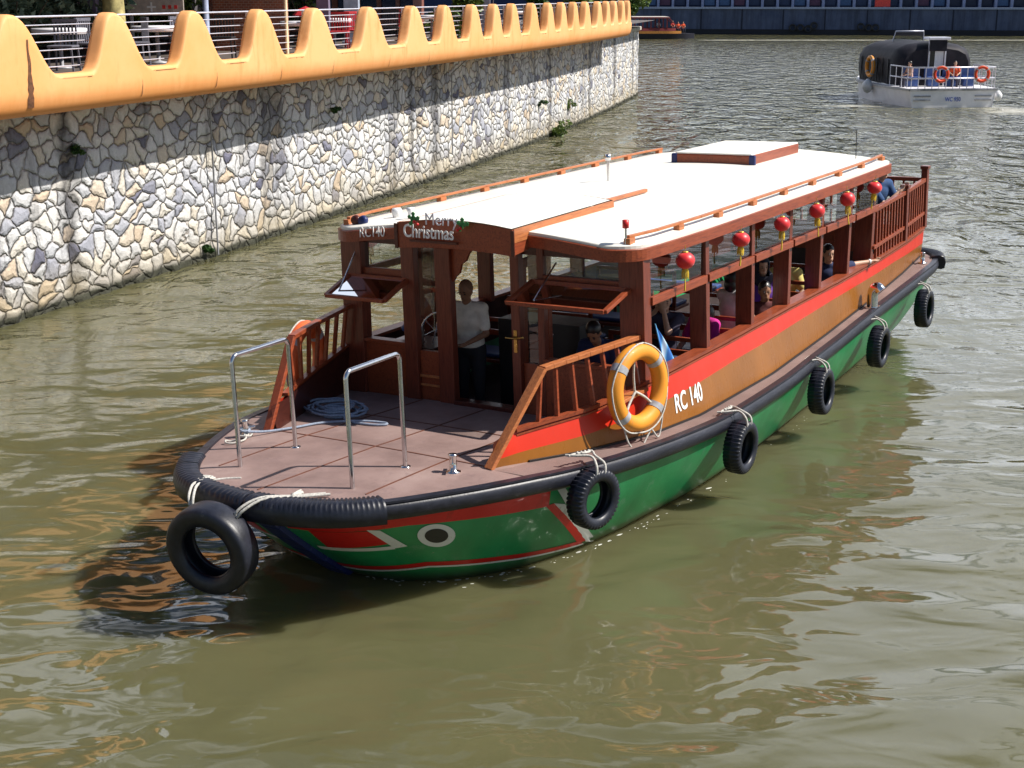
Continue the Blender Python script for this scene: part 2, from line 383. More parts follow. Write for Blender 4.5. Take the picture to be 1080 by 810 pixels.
# decks
def gb(a):                            # gunwale half width at station a
    return lerp([p[0] for p in GUN], [p[1] for p in GUN], a)
mb = MB()
A0 = [1.795, 1.78, 1.74, 1.66, 1.58, 1.45, 1.28, 1.1, .85, .6, .35, 0, -.3, -.7, -1.1, -1.6, -2.04]
vs_ = []
for a in A0:
    g_ = max(.02, gb(a)-.02)
    for j in range(13): u = j/6-1; vs_.append((a, g_*u, DZ(a)+.0+.03*(1-u*u)))
mb.add(vs_, [(i*13+j, (i+1)*13+j, (i+1)*13+j+1, i*13+j+1) for i in range(len(A0)-1) for j in range(12)], 0, True)
part(mb, 'foredeck', m['deck'])
mb = MB()
def dz2(a, b): g_ = max(.1, gb(a)); return DZ(a)+.03*(1-(b/g_)**2)
for b in (-.86, -.0, .86):
    st = [1.62 if b == 0 else 1.2, .9, .5, 0, -.6, -1.2, -2.0]
    for a, a2 in zip(st, st[1:]): mb.bar((a, b, dz2(a, b)+.003), (a2, b, dz2(a2, b)+.003), .014, .006)
for a in (-.05, -1.1):
    bb = [-1.3, -.9, -.45, 0, .45, .9, 1.3]
    for b, b2 in zip(bb, bb[1:]): mb.bar((a, b, dz2(a, b)+.003), (a, b2, dz2(a, b2)+.003), .014, .006)
part(mb, 'deck_seam', m['seam'])
for sg in (1, -1):
    mb = MB(); mbs = MB()
    N_ = 90
    for i in range(N_):
        a, a2 = -.0-12.7*i/N_, -.0-12.7*(i+1)/N_
        i1, i2 = side(min(a, -.08), 0)[1]-.05, side(min(a2, -.08), 0)[1]-.05
        mb.add([(a, i1*sg, DZ(a)+.012), (a2, i2*sg, DZ(a2)+.012), (a2, (gb(a2)-.02)*sg, DZ(a2)+.008), (a, (gb(a)-.02)*sg, DZ(a)+.008)], [(0, 1, 2, 3)], 0, True)
        if a < -.3:
            o_ = side(a, 0)[1]+.012; o2 = side(a2, 0)[1]+.012
            mbs.bar((a, o_*sg, DZ(a)+.02), (a2, o2*sg, DZ(a2)+.02), .02, .022)
    part(mb, 'side_deck', m['sidedeck']); part(mbs, 'deck_edge_trim', m['black'])
vs_ = []; mb = MB()
A1 = [-12.45, -12.7, -12.9, -13.0, -13.06, -13.09]
for a in A1:
    g_ = max(.05, gb(a)-.01)
    for j in range(9): vs_.append((a, g_*(j/4-1), DZ(a)+.014))
mb.add(vs_, [(i*9+j, (i+1)*9+j, (i+1)*9+j+1, i*9+j+1) for i in range(len(A1)-1) for j in range(8)], 0, True)
part(mb, 'stern_deck', m['sidedeck'])
# side panels
for sg in (1, -1):
    mb = MB(); mbl = MB(); mbw = MB()
    f = lambda a, t, o=0: (lambda p: (p[0], p[1]*sg, p[2]))(side(a, t, o))
    nA = 110
    def red(a): return lerp([-.1, -2, -4, -7.5, -10.5, -12.5], [.34, .50, .61, .66, .60, .45], a)
    st = [-.08-12.42*i/nA for i in range(nA+1)]
    vs_ = []
    for a in st:
        sh = lambda t: a+.05*max(0, 1-(-.08-a)/.6)-.20*t*max(0, 1-(-.08-a)/.6)
        ts = [0, red(a)*.5, red(a)]; ts2 = [red(a), (1+red(a))/2, 1]
        vs_ += [f(sh(t), t) for t in ts+ts2]
    mb.add(vs_, [(i*6+j, (i+1)*6+j, (i+1)*6+j+1, i*6+j+1) for i in range(nA) for j in (0, 1)], 0, True)
    mb.add(vs_, [(i*6+j, (i+1)*6+j, (i+1)*6+j+1, i*6+j+1) for i in range(nA) for j in (3, 4)], 1, True)
    mb.add([f(-12.5, 0), f(-12.5, .99), (-12.5, 1.3*sg, 1.46), (-12.5, 1.3*sg, 1.0)], [(0, 1, 2, 3)], 0)
    mbl.add([p for a in st for p in (f(a, .0, -.08), f(a, .5, -.06), f(a, 1, -.05))], [(i*3+j, (i+1)*3+j, (i+1)*3+j+1, i*3+j+1) for i in range(nA) for j in (0, 1)], 0, True)
    st2 = [-.36-.155*i for i in range(79)]
    for a, a2 in zip(st2, st2[1:]):
        p, q = f(a, 1), f(a2, 1)
        w_ = .16 if a < -2 else .07; o_ = -.045 if a < -2 else 0
        mbw.bar((p[0], p[1]+o_*sg, p[2]+.018), (q[0], q[1]+o_*sg, q[2]+.018), w_, .034)
        p, q = f(a, 1), f(a2, 1); mbw.bar((p[0], p[1]+.012*sg, p[2]-.028), (q[0], q[1]+.012*sg, q[2]-.028), .022, .02)
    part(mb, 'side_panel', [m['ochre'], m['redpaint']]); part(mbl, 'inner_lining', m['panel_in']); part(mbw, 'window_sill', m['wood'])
mb = MB(); fl_ = [-2.0-.35*i for i in range(31)]
def fwid(a): return .5*(gb(a)+lerp([p[0] for p in WAT], [p[1] for p in WAT], a))-.16
for a_, b_ in zip(fl_, fl_[1:]): mb.hexa([(b_, -fwid(b_), .48), (a_, -fwid(a_), .48), (a_, fwid(a_), .48), (b_, fwid(b_), .48), (b_, -fwid(b_), .55), (a_, -fwid(a_), .55), (a_, fwid(a_), .55), (b_, fwid(b_), .55)])
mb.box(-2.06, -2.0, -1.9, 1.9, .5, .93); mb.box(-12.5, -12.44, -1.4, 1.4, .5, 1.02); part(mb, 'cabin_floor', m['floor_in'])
# roof
def rw(a, r=.32, a0=-1.78, a1=-9.85):
    w = lerp([-1.8, -2.4, -3.4, -5, -8, -9.9], [1.9, 1.96, 1.99, 1.98, 1.96, 1.9], a)
    if a > a0-r: x = (a-(a0-r))/r; w -= r*(1-math.sqrt(max(0, 1-x*x)))
    if a < a1+r: x = ((a1+r)-a)/r; w -= r*(1-math.sqrt(max(0, 1-x*x)))
    return w
RA = [-1.78-.32*(1-math.cos(R(q))) for q in range(0, 91, 10)]+[-2.3-.5*i for i in range(15)]+[-9.85+.32*(1-math.cos(R(q))) for q in range(90, -1, -10)]
def roofslab(mb, zb, zt, inset, ra=None, mi=0):
    ra = ra or RA; n = 25; vs_ = []
    for lay, z0 in ((0, zb), (1, zt)):
        for a in ra:
            w = rw(a)-inset; aa = a-inset*(1 if a > -3 else -1)*(1 if abs(a+5.8) > 3 else 0)
            for j in range(n): u = j/(n-1)*2-1; vs_.append((aa, w*u, z0+.12*(1-u*u)))
    k = len(ra); L_ = k*n; fs = []
    for i in range(k-1):
        for j in range(n-1):
            q = (i*n+j, (i+1)*n+j, (i+1)*n+j+1, i*n+j+1); fs.append(q); fs.append(tuple(x+L_ for x in q))
        fs.append((i*n, (i+1)*n, (i+1)*n+L_, i*n+L_)); fs.append((i*n+n-1, (i+1)*n+n-1, (i+1)*n+n-1+L_, i*n+n-1+L_))
    for j in range(n-1):
        fs.append((j, j+1, j+1+L_, j+L_)); o = (k-1)*n; fs.append((o+j, o+j+1, o+j+1+L_, o+j+L_))
    mb.add(vs_, fs, mi, True)
def flat_shade_sides(o):
    me = o.data; 
    for p in me.polygons: p.use_smooth = abs(p.normal.z) > .8
mb = MB(); roofslab(mb, 2.70, 2.815, 0); o = part(mb, 'roof_fascia', m['wood']); flat_shade_sides(o)
mb = MB(); roofslab(mb, 2.819, 2.85, .025); roof_o = part(mb, 'roof', m['roof']); flat_shade_sides(roof_o)
def roofz(a, b): w = rw(a); return 2.85+.12*(1-(b/w)**2)
# roof hand rails on blocks
for sg in (1, -1):
    mb = MB()
    for i in range(16):
        a, a2 = -1.98-.48*i, -1.98-.48*(i+1)
        mb.bar((a, (rw(a)-.15)*sg, 2.93), (a2, (rw(a2)-.15)*sg, 2.93), .045, .028)
    for i in range(9):
        a = -2.0-.95*i; b = (rw(a)-.15)*sg; mb.box(a-.06, a+.06, b-.035, b+.035, 2.845, 2.918)
    part(mb, 'roof_hand_rail', m['woodlight'], .006)
# hood over the helm
mb = MB(); n = 9
def hz(b): return .05*(1-(b/.71)**2)
f_b = [(-1.5, .71*(j/4-1), 2.74+hz(.71*(j/4-1))*.6) for j in range(n)]; f_t = [(-1.5, p[1], 3.01+hz(p[1])) for p in f_b]
r_b = [(-3.6, p[1], 2.93) for p in f_b]; r_t = [(-3.6, p[1], 3.03+hz(p[1])) for p in f_b]
mb.add(f_b+f_t+r_b+r_t, [(j, j+1, n+j+1, n+j) for j in range(n-1)]+[(2*n+j, 2*n+j+1, 3*n+j+1, 3*n+j) for j in range(n-1)]+[(0, n, 3*n, 2*n), (n-1, 2*n-1, 4*n-1, 3*n-1)]+[(j, j+1, 2*n+j+1, 2*n+j) for j in range(n-1)])
hood = part(mb, 'helm_hood', m['wood'], .005)
for sg in (1, -1):
    mb = MB(); mb.hexa([(-3.6, .712*sg-.004, 2.93), (-1.53, .712*sg-.004, 2.87), (-1.53, .712*sg+.004, 2.87), (-3.6, .712*sg+.004, 2.93), (-3.6, .712*sg-.004, 3.03), (-1.53, .712*sg-.004, 3.01), (-1.53, .712*sg+.004, 3.01), (-3.6, .712*sg+.004, 3.03)]); part(mb, 'hood_side', m['woodlight'], parent=hood)  # same wood as the hood, sunlight on its sides painted as paler colour
mb = MB(); mb.add([(p[0]-(.03 if p[0] > -2 else -.03), p[1]*.965, p[2]+.004) for p in f_t+r_t], [(j, j+1, n+j+1, n+j) for j in range(n-1)]); part(mb, 'hood_top', m['roof'], parent=hood)
for y_ in (-.72, .72): mb = MB(); mb.box(-1.497, -1.485, y_-.02, y_+.02, 2.74, 3.0); part(mb, 'hood_trim', m['wooddark'], parent=hood)
mb = MB(); mb.bar((-3.6, .55, 3.0), (-4.75, .52, 2.99), .05, .04); part(mb, 'hood_batten', m['woodlight'], .005)
# roof hatch
mb = MB(); mb.box(-9.45, -7.75, -.58, .58, 2.90, 3.09); hat = part(mb, 'roof_hatch', m['wood'], .02)
mb = MB(); mb.box(-9.44, -7.76, -.57, .57, 3.08, 3.105); part(mb, 'hatch_lid', m['roof'], .01, parent=hat)
for b in (-.58, .58): mb = MB(); mb.box(-7.8, -7.735, b-.045, b+.045, 2.90, 3.089); part(mb, 'hatch_corner', m['navy'], .02, parent=hat)
mb = MB(); mb.bar((-9.5, .1, 2.99), (-9.8, .1, 2.97), .05, .04); part(mb, 'hatch_batten', m['woodlight'])
# roof bits: mast, light, aerials, stern edge strip
mb = MB(); mb.tube([(-5.6, -.45, 2.94), (-5.6, -.45, 3.22)], .018); mb.lathe([(.0, 3.3), (.035, 3.3), (.04, 3.22), (0, 3.22)], Matrix.Translation((-5.6, -.45, 0)), 12); part(mb, 'signal_light', m['steel'])
mb = MB(); mb.tube([(-1.95, 1.74, 2.85), (-1.95, 1.74, 3.02)], .012); part(mb, 'side_light_stalk', m['steel'])
mb = MB(); mb.lathe([(0, 3.1), (.033, 3.1), (.033, 3.02), (0, 3.02)], Matrix.Translation((-1.95, 1.74, 0)), 12); part(mb, 'side_light', m['berry'])
mb = MB(); mb.tube([(-9.4, 1.45, 2.87), (-9.4, 1.45, 3.3)], .006); part(mb, 'aerial', m['black'])
# horn, lamp and twin discs on the starboard front roof corner
hz_ = 2.86
mb = MB(); mb.lathe([(0, 0), (.05, 0), (.05, .02), (.022, .03), (.028, .12), (.05, .17), (0, .17)], Matrix.Translation((-2.2, -1.05, hz_+.02)), 14); part(mb, 'horn', m['white'])
mb = MB(); mb.lathe([(0, 0), (.04, 0), (.06, .1), (.05, .13), (0, .13)], Matrix.Translation((-2.35, -1.35, hz_+.02)), 14); part(mb, 'roof_lamp', m['white'])
for b, mt in ((-1.62, m['wooddark']), (-1.52, m['navy'])):
    mb = MB(); mb.lathe([(0, -.03), (.055, -.03), (.06, 0), (.045, .03), (0, .025)], Matrix.Translation((-1.95, b, hz_+.06)) @ Matrix.Rotation(R(70), 4, 'Y'), 18); part(mb, 'horn_disc', mt)
# posts
PA = [-3.44, -4.70, -5.88, -6.98, -8.08]
def post(a, sg, w=.2, la=.09, a_top=None):
    mb = MB(); b0 = side(a, 1)[1]+.0; b1 = rw(a)-.09; a2 = a if a_top is None else a_top
    p = []
    for aa, b, c in ((a, b0, 1.47), (a2, b1, 2.72)):
        ys = sorted(((b-w)*sg, b*sg)); p += [(aa-la, ys[0], c), (aa, ys[0], c), (aa, ys[1], c), (aa-la, ys[1], c)]
    mb.hexa([p[0], p[1], p[2], p[3], p[4], p[5], p[6], p[7]]); return part(mb, 'window_post', m['woodpost'], .006)
for sg in (1, -1):
    for a in PA: post(a, sg)
    post(-9.14, sg, .26, .10)
    # corner post runs down to the deck
    mb = MB(); ys = sorted((1.62*sg, 1.90*sg)); ys2 = sorted((1.66*sg, 1.93*sg))
    mb.hexa([(-2.16, ys2[0], .93), (-2.0, ys2[0], .93), (-2.0, ys2[1], .93), (-2.16, ys2[1], .93), (-2.16, ys[0], 2.70), (-2.0, ys[0], 2.70), (-2.0, ys[1], 2.70), (-2.16, ys[1], 2.70)])
    part(mb, 'corner_post', m['woodpost'], .008)
    mb = MB()
    for a, a2 in zip([-2.1]+PA, PA+[-9.14]):
        mb.bar((a-.05, 1.905*sg, 2.265), (a2-.0, 1.905*sg if a2 > -9 else 1.87*sg, 2.265), .05, .085)
    part(mb, 'window_transom', m['wood'], .006)
    for a, a2 in zip([-2.16]+[x-.09 for x in PA], PA+[-9.14]):
        mb = MB(); b0 = 1.875*sg; mb.add([(a, b0, 2.31), (a2, b0, 2.31), (a2, b0, 2.72), (a, b0, 2.72)], [(0, 1, 2, 3)]); part(mb, 'upper_pane', m['glass'], fixn=False)
# ------------------------------------------------------------------ front wall of the cabin
def fwall(name, b0, b1, c0, c1, mat, a=-2.05, th=.06, bev=.006, **k):
    mb = MB(); mb.box(a-th, a, b0, b1, c0, c1); return part(mb, name, mat, bev, **k)
fwall('front_post', -1.07, -.90, .93, 2.76, m['woodpost'], a=-2.0, th=.1)
fwall('front_post', -.62, -.42, .93, 2.78, m['woodpost'], a=-2.0, th=.1)
fwall('door_post', .35, .455, .93, 2.79, m['woodpost'], a=-1.99, th=.1)
fwall('front_post', .64, .72, .93, 2.78, m['woodpost'], th=.08)
fwall('lower_panel', -1.66, -1.07, .93, 1.53, m['wood']); fwall('lower_panel', -.90, -.62, .93, 1.50, m['wood'])
fwall('lower_panel', .72, 1.66, .93, 1.53, m['wood']); fwall('lower_panel', .455, .64, .93, 1.5, m['wood'])
fwall('panel_moulding', -.90, -.62, 1.20, 1.23, m['woodlight'], a=-2.03); fwall('panel_moulding', -.90, -.62, 1.10, 1.125, m['woodlight'], a=-2.03)
fwall('front_sill', -1.66, -1.07, 1.535, 1.575, m['wood'], a=-2.01, th=.12); fwall('front_sill', .72, 1.66, 1.535, 1.575, m['wood'], a=-2.01, th=.12)
fwall('window_mullion', -1.66, -1.07, 2.30, 2.38, m['wood']); fwall('window_mullion', .72, 1.66, 2.40, 2.46, m['wood'])
fwall('window_mullion', -1.66, -1.07, 2.20, 2.24, m['wood'], a=-2.1)
fwall('door_step', -.42, .35, .93, 1.0, m['wooddark'], a=-1.97, th=.14)
fwall('front_header', -1.66, 1.66, 2.655, 2.775, m['wooddark'], a=-2.07, th=.05)
for b0, b1, c0, c1 in ((-1.62, -1.07, 2.38, 2.66), (-.90, -.62, 1.50, 2.66), (.72, 1.62, 2.46, 2.66), (.455, .64, 1.5, 2.66)):
    mb = MB(); mb.add([(-2.085, b0, c0), (-2.085, b1, c0), (-2.085, b1, c1), (-2.085, b0, c1)], [(0, 1, 2, 3)]); part(mb, 'front_pane', m['glass'], fixn=False)
# hinged-out windows
for (b0, b1, tp, bt) in ((-1.80, -1.0, (-2.02, 2.29), (-1.58, 2.13)), (.62, 1.74, (-2.02, 2.40), (-1.50, 2.27))):
    mb = MB()
    P0, P1, P2, P3 = (tp[0], b0, tp[1]), (tp[0], b1, tp[1]), (bt[0], b1, bt[1]), (bt[0], b0, bt[1])
    for p, q in ((P0, P1), (P1, P2), (P2, P3), (P3, P0)): mb.bar(p, q, .055, .04)
    fr = part(mb, 'hinged_window', m['wood'], .006)
    mb = MB(); mb.add([P0, P1, P2, P3], [(0, 1, 2, 3)]); part(mb, 'pane', m['glass'], parent=fr, fixn=False)
    mb = MB(); bm_ = (b0+b1)/2-.3; mb.tube([(bt[0]-.1, bm_, bt[1]+.03), (-2.05, bm_, 2.6)], .01, 6); part(mb, 'stay', m['steel'], parent=fr)
# scalloped bracket over the helm door
mb = MB(); prof = [(-.42, 2.70), (-.42, 2.30), (-.38, 2.36), (-.33, 2.40), (-.30, 2.50), (-.24, 2.54), (-.2, 2.62), (-.12, 2.70)]
mb.add([(-2.09, x, z) for x, z in prof]+[(-2.05, x, z) for x, z in prof], [tuple(range(8)), tuple(reversed(range(8, 16)))]+[(i, (i+1) % 8, 8+(i+1) % 8, 8+i) for i in range(8)]); part(mb, 'door_bracket', m['wood'])
# open door leaf with handle
mb = MB(); mb.box(-2.68, -2.1, .40, .44, .93, 1.4); mb.box(-2.68, -2.6, .40, .44, 1.4, 2.6); mb.box(-2.18, -2.1, .40, .44, 1.4, 2.6); mb.box(-2.6, -2.18, .40, .44, 2.5, 2.6)
leaf = part(mb, 'door_leaf', m['wood'], .006)
mb = MB(); mb.box(-2.0, -1.982, .38, .42, 1.62, 1.86); mb.tube([(-1.97, .40, 1.78), (-1.95, .40, 1.78), (-1.95, .30, 1.78)], .011, 8); mb.tube([(-1.97, .40, 1.78), (-1.95, .42, 1.78), (-1.95, .52, 1.80)], .011, 8)
part(mb, 'door_handle', m['brass'])
# wheel house interior: console, wheel, louvred cabinet
mb = MB(); mb.box(-2.75, -2.2, -1.55, -.85, .56, 1.48); cons = part(mb, 'helm_console', m['wooddark'], .01)
mb = MB(); mb.lathe([(0, 0), (.1, 0), (.11, .1), (.1, .17), (0, .17)], Matrix.Translation((-2.3, -1.15, 1.485)), 16); part(mb, 'kettle', m['grey'], parent=cons)
mb = MB(); mb.lathe([(0, 0), (.05, .02), (.06, .06), (.03, .1), (0, .11)], Matrix.Translation((-2.35, -1.3, 1.6)), 12); part(mb, 'blue_lid', m['blueseat'], parent=cons)
mb = MB(); W0 = Matrix.Translation((-2.5, -1.0, 1.62)) @ Matrix.Rotation(R(65), 4, 'Y')
mb.tube([W0 @ Vector((.2*math.cos(R(x)), .2*math.sin(R(x)), 0)) for x in range(0, 360, 15)], .014, 8, closed=True)
for x in range(0, 180, 60): mb.tube([W0 @ Vector((.2*math.cos(R(x)), .2*math.sin(R(x)), 0)), W0 @ Vector((-.2*math.cos(R(x)), -.2*math.sin(R(x)), 0))], .01, 6)
part(mb, 'steering_wheel', m['steel'], parent=cons)
mb = MB(); mb.box(-3.4, -2.95, -.45, .62, .56, 1.72); cab = part(mb, 'louvred_cabinet', m['black'], .01)
mb = MB()
for k_ in range(7): mb.box(-2.945, -2.93, -.05, .16 if k_ % 3 else .3, 1.0+.1*k_, 1.012+.1*k_)
part(mb, 'louvre', m['steel'], parent=cab)
# benches
bench0 = None
for a in [-3.9, -5.1, -6.3, -7.5, -8.7]:
    for sg in (1, -1):
        y0, y1 = sorted((.45*sg, 1.72*sg))
        mb = MB(); mb.box(a-.45, a, y0, y1, .9, .94); mb.box(a-.45, a-.42, y0+.05, y0+.1, .55, .9); mb.box(a-.05, a, y0+.05, y0+.1, .55, .9); mb.box(a-.05, a, y1-.1, y1-.05, .55, .9)
        mb.box(a-.05, a-.01, y0, y1, 1.42, 1.47); mb.box(a-.05, a-.01, y0, y1, 1.25, 1.32); mb.box(a-.05, a-.01, y0, y0+.05, .94, 1.42); mb.box(a-.05, a-.01, y1-.05, y1, .94, 1.42)
        bn = part(mb, 'bench', m['wood'], .006)
        mb = MB(); mb.box(a-.44, a-.06, y0+.02, y1-.02, .942, 1.0); part(mb, 'seat_cushion', m['blueseat'], .02, parent=bn)
# ------------------------------------------------------------------ fore railings
for sg in (1, -1):
    K0, K1, K2, K3 = (0.0, 1.34*sg, 1.06), (-.67, 1.53*sg, 1.88), (-2.12, 1.85*sg, 1.93), (-.36, 1.43*sg, 1.36)
    mb = MB(); mb.bar(K0, K1, .09, .05, up=(1, 0, 1)); o1 = part(mb, 'rail_rake', m['woodlight'] if sg > 0 else m['wood'], .006)  # sunward port rails get the paler copy, sunlight put into the colour
    mb = MB(); pts = smooth_path([K1, (-1.1, 1.64*sg, 1.90), (-1.6, 1.75*sg, 1.915), K2], 3)
    for p, q in zip(pts, pts[1:]): mb.bar(p, q, .085, .045)
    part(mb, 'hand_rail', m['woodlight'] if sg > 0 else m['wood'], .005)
    for i in range(7):
        a = -.62-.215*i; top = lerp([-.67, -2.12], [1.875, 1.92], a); bt = lerp([-.67, -2.12], [1.535, 1.85], a); lo = side(a, 1)
        if a > -.67: top = 1.80
        mb = MB(); mb.bar((a, lo[1]*sg, lo[2]+.02), (a, bt*sg, top), .04, .035, up=(1, 0, 0)); part(mb, 'baluster', m['wood'], .004)
    # stern railing
    def srb(a): return lerp([-9.2, -11, -12.45], [1.80, 1.68, 1.54], a)
    for c, h in ((2.21, .06), (1.68, .05)):
        mb = MB()
        pts = [(a, srb(a)*sg, c+(.04*(-a-9.2)/3.2)) for a in (-9.2, -10, -10.8, -11.6, -12.42)]
        for p, q in zip(pts, pts[1:]): mb.bar(p, q, .06, h)
        part(mb, 'stern_hand_rail', m['wood'], .005)
    mb = MB()
    for i in range(19):
        a = -9.38-.163*i
        if abs(a+11.0) < .1: continue
        mb.bar((a, srb(a)*sg, 1.49), (a, srb(a)*sg, 2.2), .03, .03, up=(1, 0, 0))
    part(mb, 'stern_baluster', m['wood'])
    for a, h in ((-11.0, 2.3), (-12.45, 2.42)):
        mb = MB(); mb.box(a-.05, a+.05, srb(a)*sg-.05, srb(a)*sg+.05, 1.48, h); mb.box(a-.065, a+.065, srb(a)*sg-.065, srb(a)*sg+.065, h-.0, h+.05)
        part(mb, 'stern_post', m['woodpost'], .008)
mb = MB(); mb.bar((-12.45, -1.5, 2.25), (-12.45, 1.5, 2.25), .06, .06); mb.bar((-12.45, -1.5, 1.75), (-12.45, 1.5, 1.75), .05, .05)
for i in range(17): mb.bar((-12.45, -1.38+.172*i, 1.46), (-12.45, -1.38+.172*i, 2.25), .03, .03, up=(1, 0, 0))
mb.box(-12.5, -12.45, -1.5, 1.5, 1.0, 1.5)
part(mb, 'stern_gate', m['wood'])
# hoops, bollards, cowl vents
def hoop(b):
    a0, a1, ct = 1.13, .36, 2.17; r = .07; c0 = DZ(.7)+.02
    mb = MB(); pts = [(a0, b, c0), (a0, b, ct-r)]+[(a0-r+r*math.cos(R(x)), b, ct-r+r*math.sin(R(x))) for x in range(15, 90, 15)]+[(a0-r, b, ct), (a1+r, b, ct)]+[(a1+r-r*math.sin(R(x)), b, ct-r+r*math.cos(R(x))) for x in range(15, 90, 15)]+[(a1, b, ct-r), (a1, b, c0)]
    mb.tube(pts, .022, 12)
    for a in (a0, a1): mb.lathe([(0, 0), (.05, 0), (.05, .008), (0.02, .012)], Matrix.Translation((a, b, c0-.012)), 16)
    return part(mb, 'boarding_hoop', m['steel'])
hoop(-.66); hoop(.66)
def bollard(a, b, rz=0):
    T = Matrix.Translation((a, b, DZ(a)+.012)) @ Matrix.Rotation(rz, 4, 'Z')
    mb = MB(); mb.lathe([(0, 0), (.07, 0), (.07, .012), (.033, .02), (.033, .15), (.042, .16), (.042, .175), (0, .178)], T, 16)
    mb.tube([T @ Vector((-.1, 0, .09)), T @ Vector((.1, 0, .09))], .014, 10); return part(mb, 'bollard', m['chrome'])
bollard(.25, 1.12, .5); bollard(.28, -1.38, -.5); bollard(-11.9, 1.72, 0); bollard(-11.9, -1.72, 0)
mb = MB(); mb.tube(smooth_path([(-8.68, 2.0, DZ(-8.7)), (-8.68, 2.0, 1.12), (-8.68, 2.02, 1.2), (-8.68, 2.07, 1.22), (-8.68, 2.11, 1.18)], 4), [.075]*8+[.08]*9, 16); mb.box(-8.78, -8.58, 1.93, 2.08, DZ(-8.7)+.01, DZ(-8.7)+.025); part(mb, 'cowl_vent', m['chrome'])
# small hull pipes
for pos in ((.175, .5),):
    pass
# ------------------------------------------------------------------ lettering helpers
def text_mesh(body, size, bold=.012, sx_=1.0, extrude=0.0):
    cu = bpy.data.curves.new('txt', 'FONT'); cu.body = body; cu.size = size; cu.offset = bold; cu.extrude = extrude; cu.align_x = 'LEFT'
    o = bpy.data.objects.new('txt', cu); col.objects.link(o); dg = bpy.context.evaluated_depsgraph_get()
    me = bpy.data.meshes.new_from_object(o.evaluated_get(dg)); bpy.data.objects.remove(o); 
    for v in me.vertices: v.co.x *= sx_
    return me
def wrap_text(name, me, fn, mat, parent):
    for v in me.vertices: v.co = Vector(fn(v.co.x, v.co.y, v.co.z))
    me.materials.clear(); me.materials.append(mat); o = bpy.data.objects.new(name, me); col.objects.link(o)
    if parent: o.parent = parent
    return o
def side_txt(x, y, z):
    a = -2.50-x; c = 1.03+y+.0
    c0 = side(a, 0)[2]; c1 = side(a, 1)[2]; t = (c-c0)/(c1-c0); return side(a, t, .006+z)
wrap_text('registration_number', text_mesh('RC 140', .27, .006, .74), side_txt, m['text'], boat)
wrap_text('roof_number', text_mesh('RC140', .16, .0, .78, .004), lambda x, y, z: (-1.762+z, -1.43+x, 2.712+y+.12*(1-((-1.37+x)/1.9)**2)), m['text'], boat)
# "Merry Christmas" ornament on the hood
orn = bpy.data.objects.new('christmas_sign', None); col.objects.link(orn); orn.matrix_world = BM @ Matrix.Translation((-1.44, -.40, 2.86)) @ Matrix.Scale(.92, 4)
tag(orn, 'small Merry Christmas letter sign with holly on the front of the wooden hood', 'sign')
wrap_text('silver_word', text_mesh('Merry', .19, .0, .95, .003), lambda x, y, z: (z, .10+x, .17+y), m['galv'], orn)
wrap_text('white_word', text_mesh('Christmas', .205, .003, .82, .003), lambda x, y, z: (z+.006, -.20+x, .02+y), m['text'], orn)
def leafat(y, z, ang, r=.07):
    d = Vector((0, math.cos(ang), math.sin(ang))); n_ = Vector((0, -d.z, d.y)); c = Vector((.012, y, z))
    pts = [c]; k = 4
    up_ = [c+d*r*i/k+n_*r*.34*(1 if i % 2 else .55)*(1-.2*i/k) for i in range(1, k)]; dn = [c+d*r*i/k-n_*r*.34*(1 if i % 2 else .55)*(1-.2*i/k) for i in range(1, k)]
    poly = [c]+up_+[c+d*r]+dn[::-1]
    n0 = len(poly); mb.add([p for p in poly]+[p+Vector((.008, 0, 0)) for p in poly], [tuple(range(n0)), tuple(range(n0, 2*n0))]+[(i, (i+1) % n0, n0+(i+1) % n0, n0+i) for i in range(n0)])
for y, z in ((-.04, .22), (.62, .19)):
    mb = MB()
    for g_ in (.3, 1.6, 2.7, 4.0): leafat(y, z, g_, .09)
    mb.build('holly_leaf', m['greenleaf'], orn)
mb = MB()
for y, z in ((-.02, .2), (.02, .17), (.60, .16), (.56, .14)): mb.lathe([(0, -.02), (.016, -.012), (.02, 0), (.016, .012), (0, .02)], Matrix.Translation((.03, y, z)), 8)
mb.build('holly_berry', m['berry'], orn)
mb = MB(); mb.box(-.04, .0, -.12, .52, -.035, -.012); mb.build('sign_ledge', m['wooddark'], orn)

# ------------------------------------------------------------------ tyres
def tyre_mesh(Rr, w, n=40, lugs=True, rim=.60):
    mb = MB(); prof = []
    h = w/2
    base = [(-h*.55, Rr*rim), (-h*.9, Rr*(rim+.03)), (-h*1.0, Rr*.8), (-h*.96, Rr*.93), (-h*.80, Rr*.985), (-h*.45, Rr), (-h*.05, Rr*1.005), (h*.05, Rr*1.005), (h*.45, Rr), (h*.80, Rr*.985), (h*.96, Rr*.93), (h*1.0, Rr*.8), (h*.9, Rr*(rim+.03)), (h*.55, Rr*rim), (h*.5, Rr*(rim+.03)), (h*.7, Rr*.82), (h*.5, Rr*.92), (0, Rr*.94), (-h*.5, Rr*.92), (-h*.7, Rr*.82), (-h*.5, Rr*(rim+.03))]
    N = n*3; vs_ = []
    for j in range(N):
        th = 2*math.pi*j/N; gro = (j % 3 == 0)
        for i, (y, r) in enumerate(base):
            rr = r
            if lugs and 4 <= i <= 9 and ((gro and i not in (6, 7)) or (i in (6, 7) and False)): rr = r-.085*Rr
            if lugs and i in (3, 10) and gro: rr = r-.07*Rr
            vs_.append((rr*math.cos(th), y, rr*math.sin(th)))
    k = len(base)
    mb.add(vs_, [(j*k+i, ((j+1) % N)*k+i, ((j+1) % N)*k+(i+1) % k, j*k+(i+1) % k) for j in range(N) for i in range(k)], 0, True)
    return mb
def rope_lash(mb, pts, r=.012): mb.tube(smooth_path(pts, 5), r, 7)
tyre_proto = None
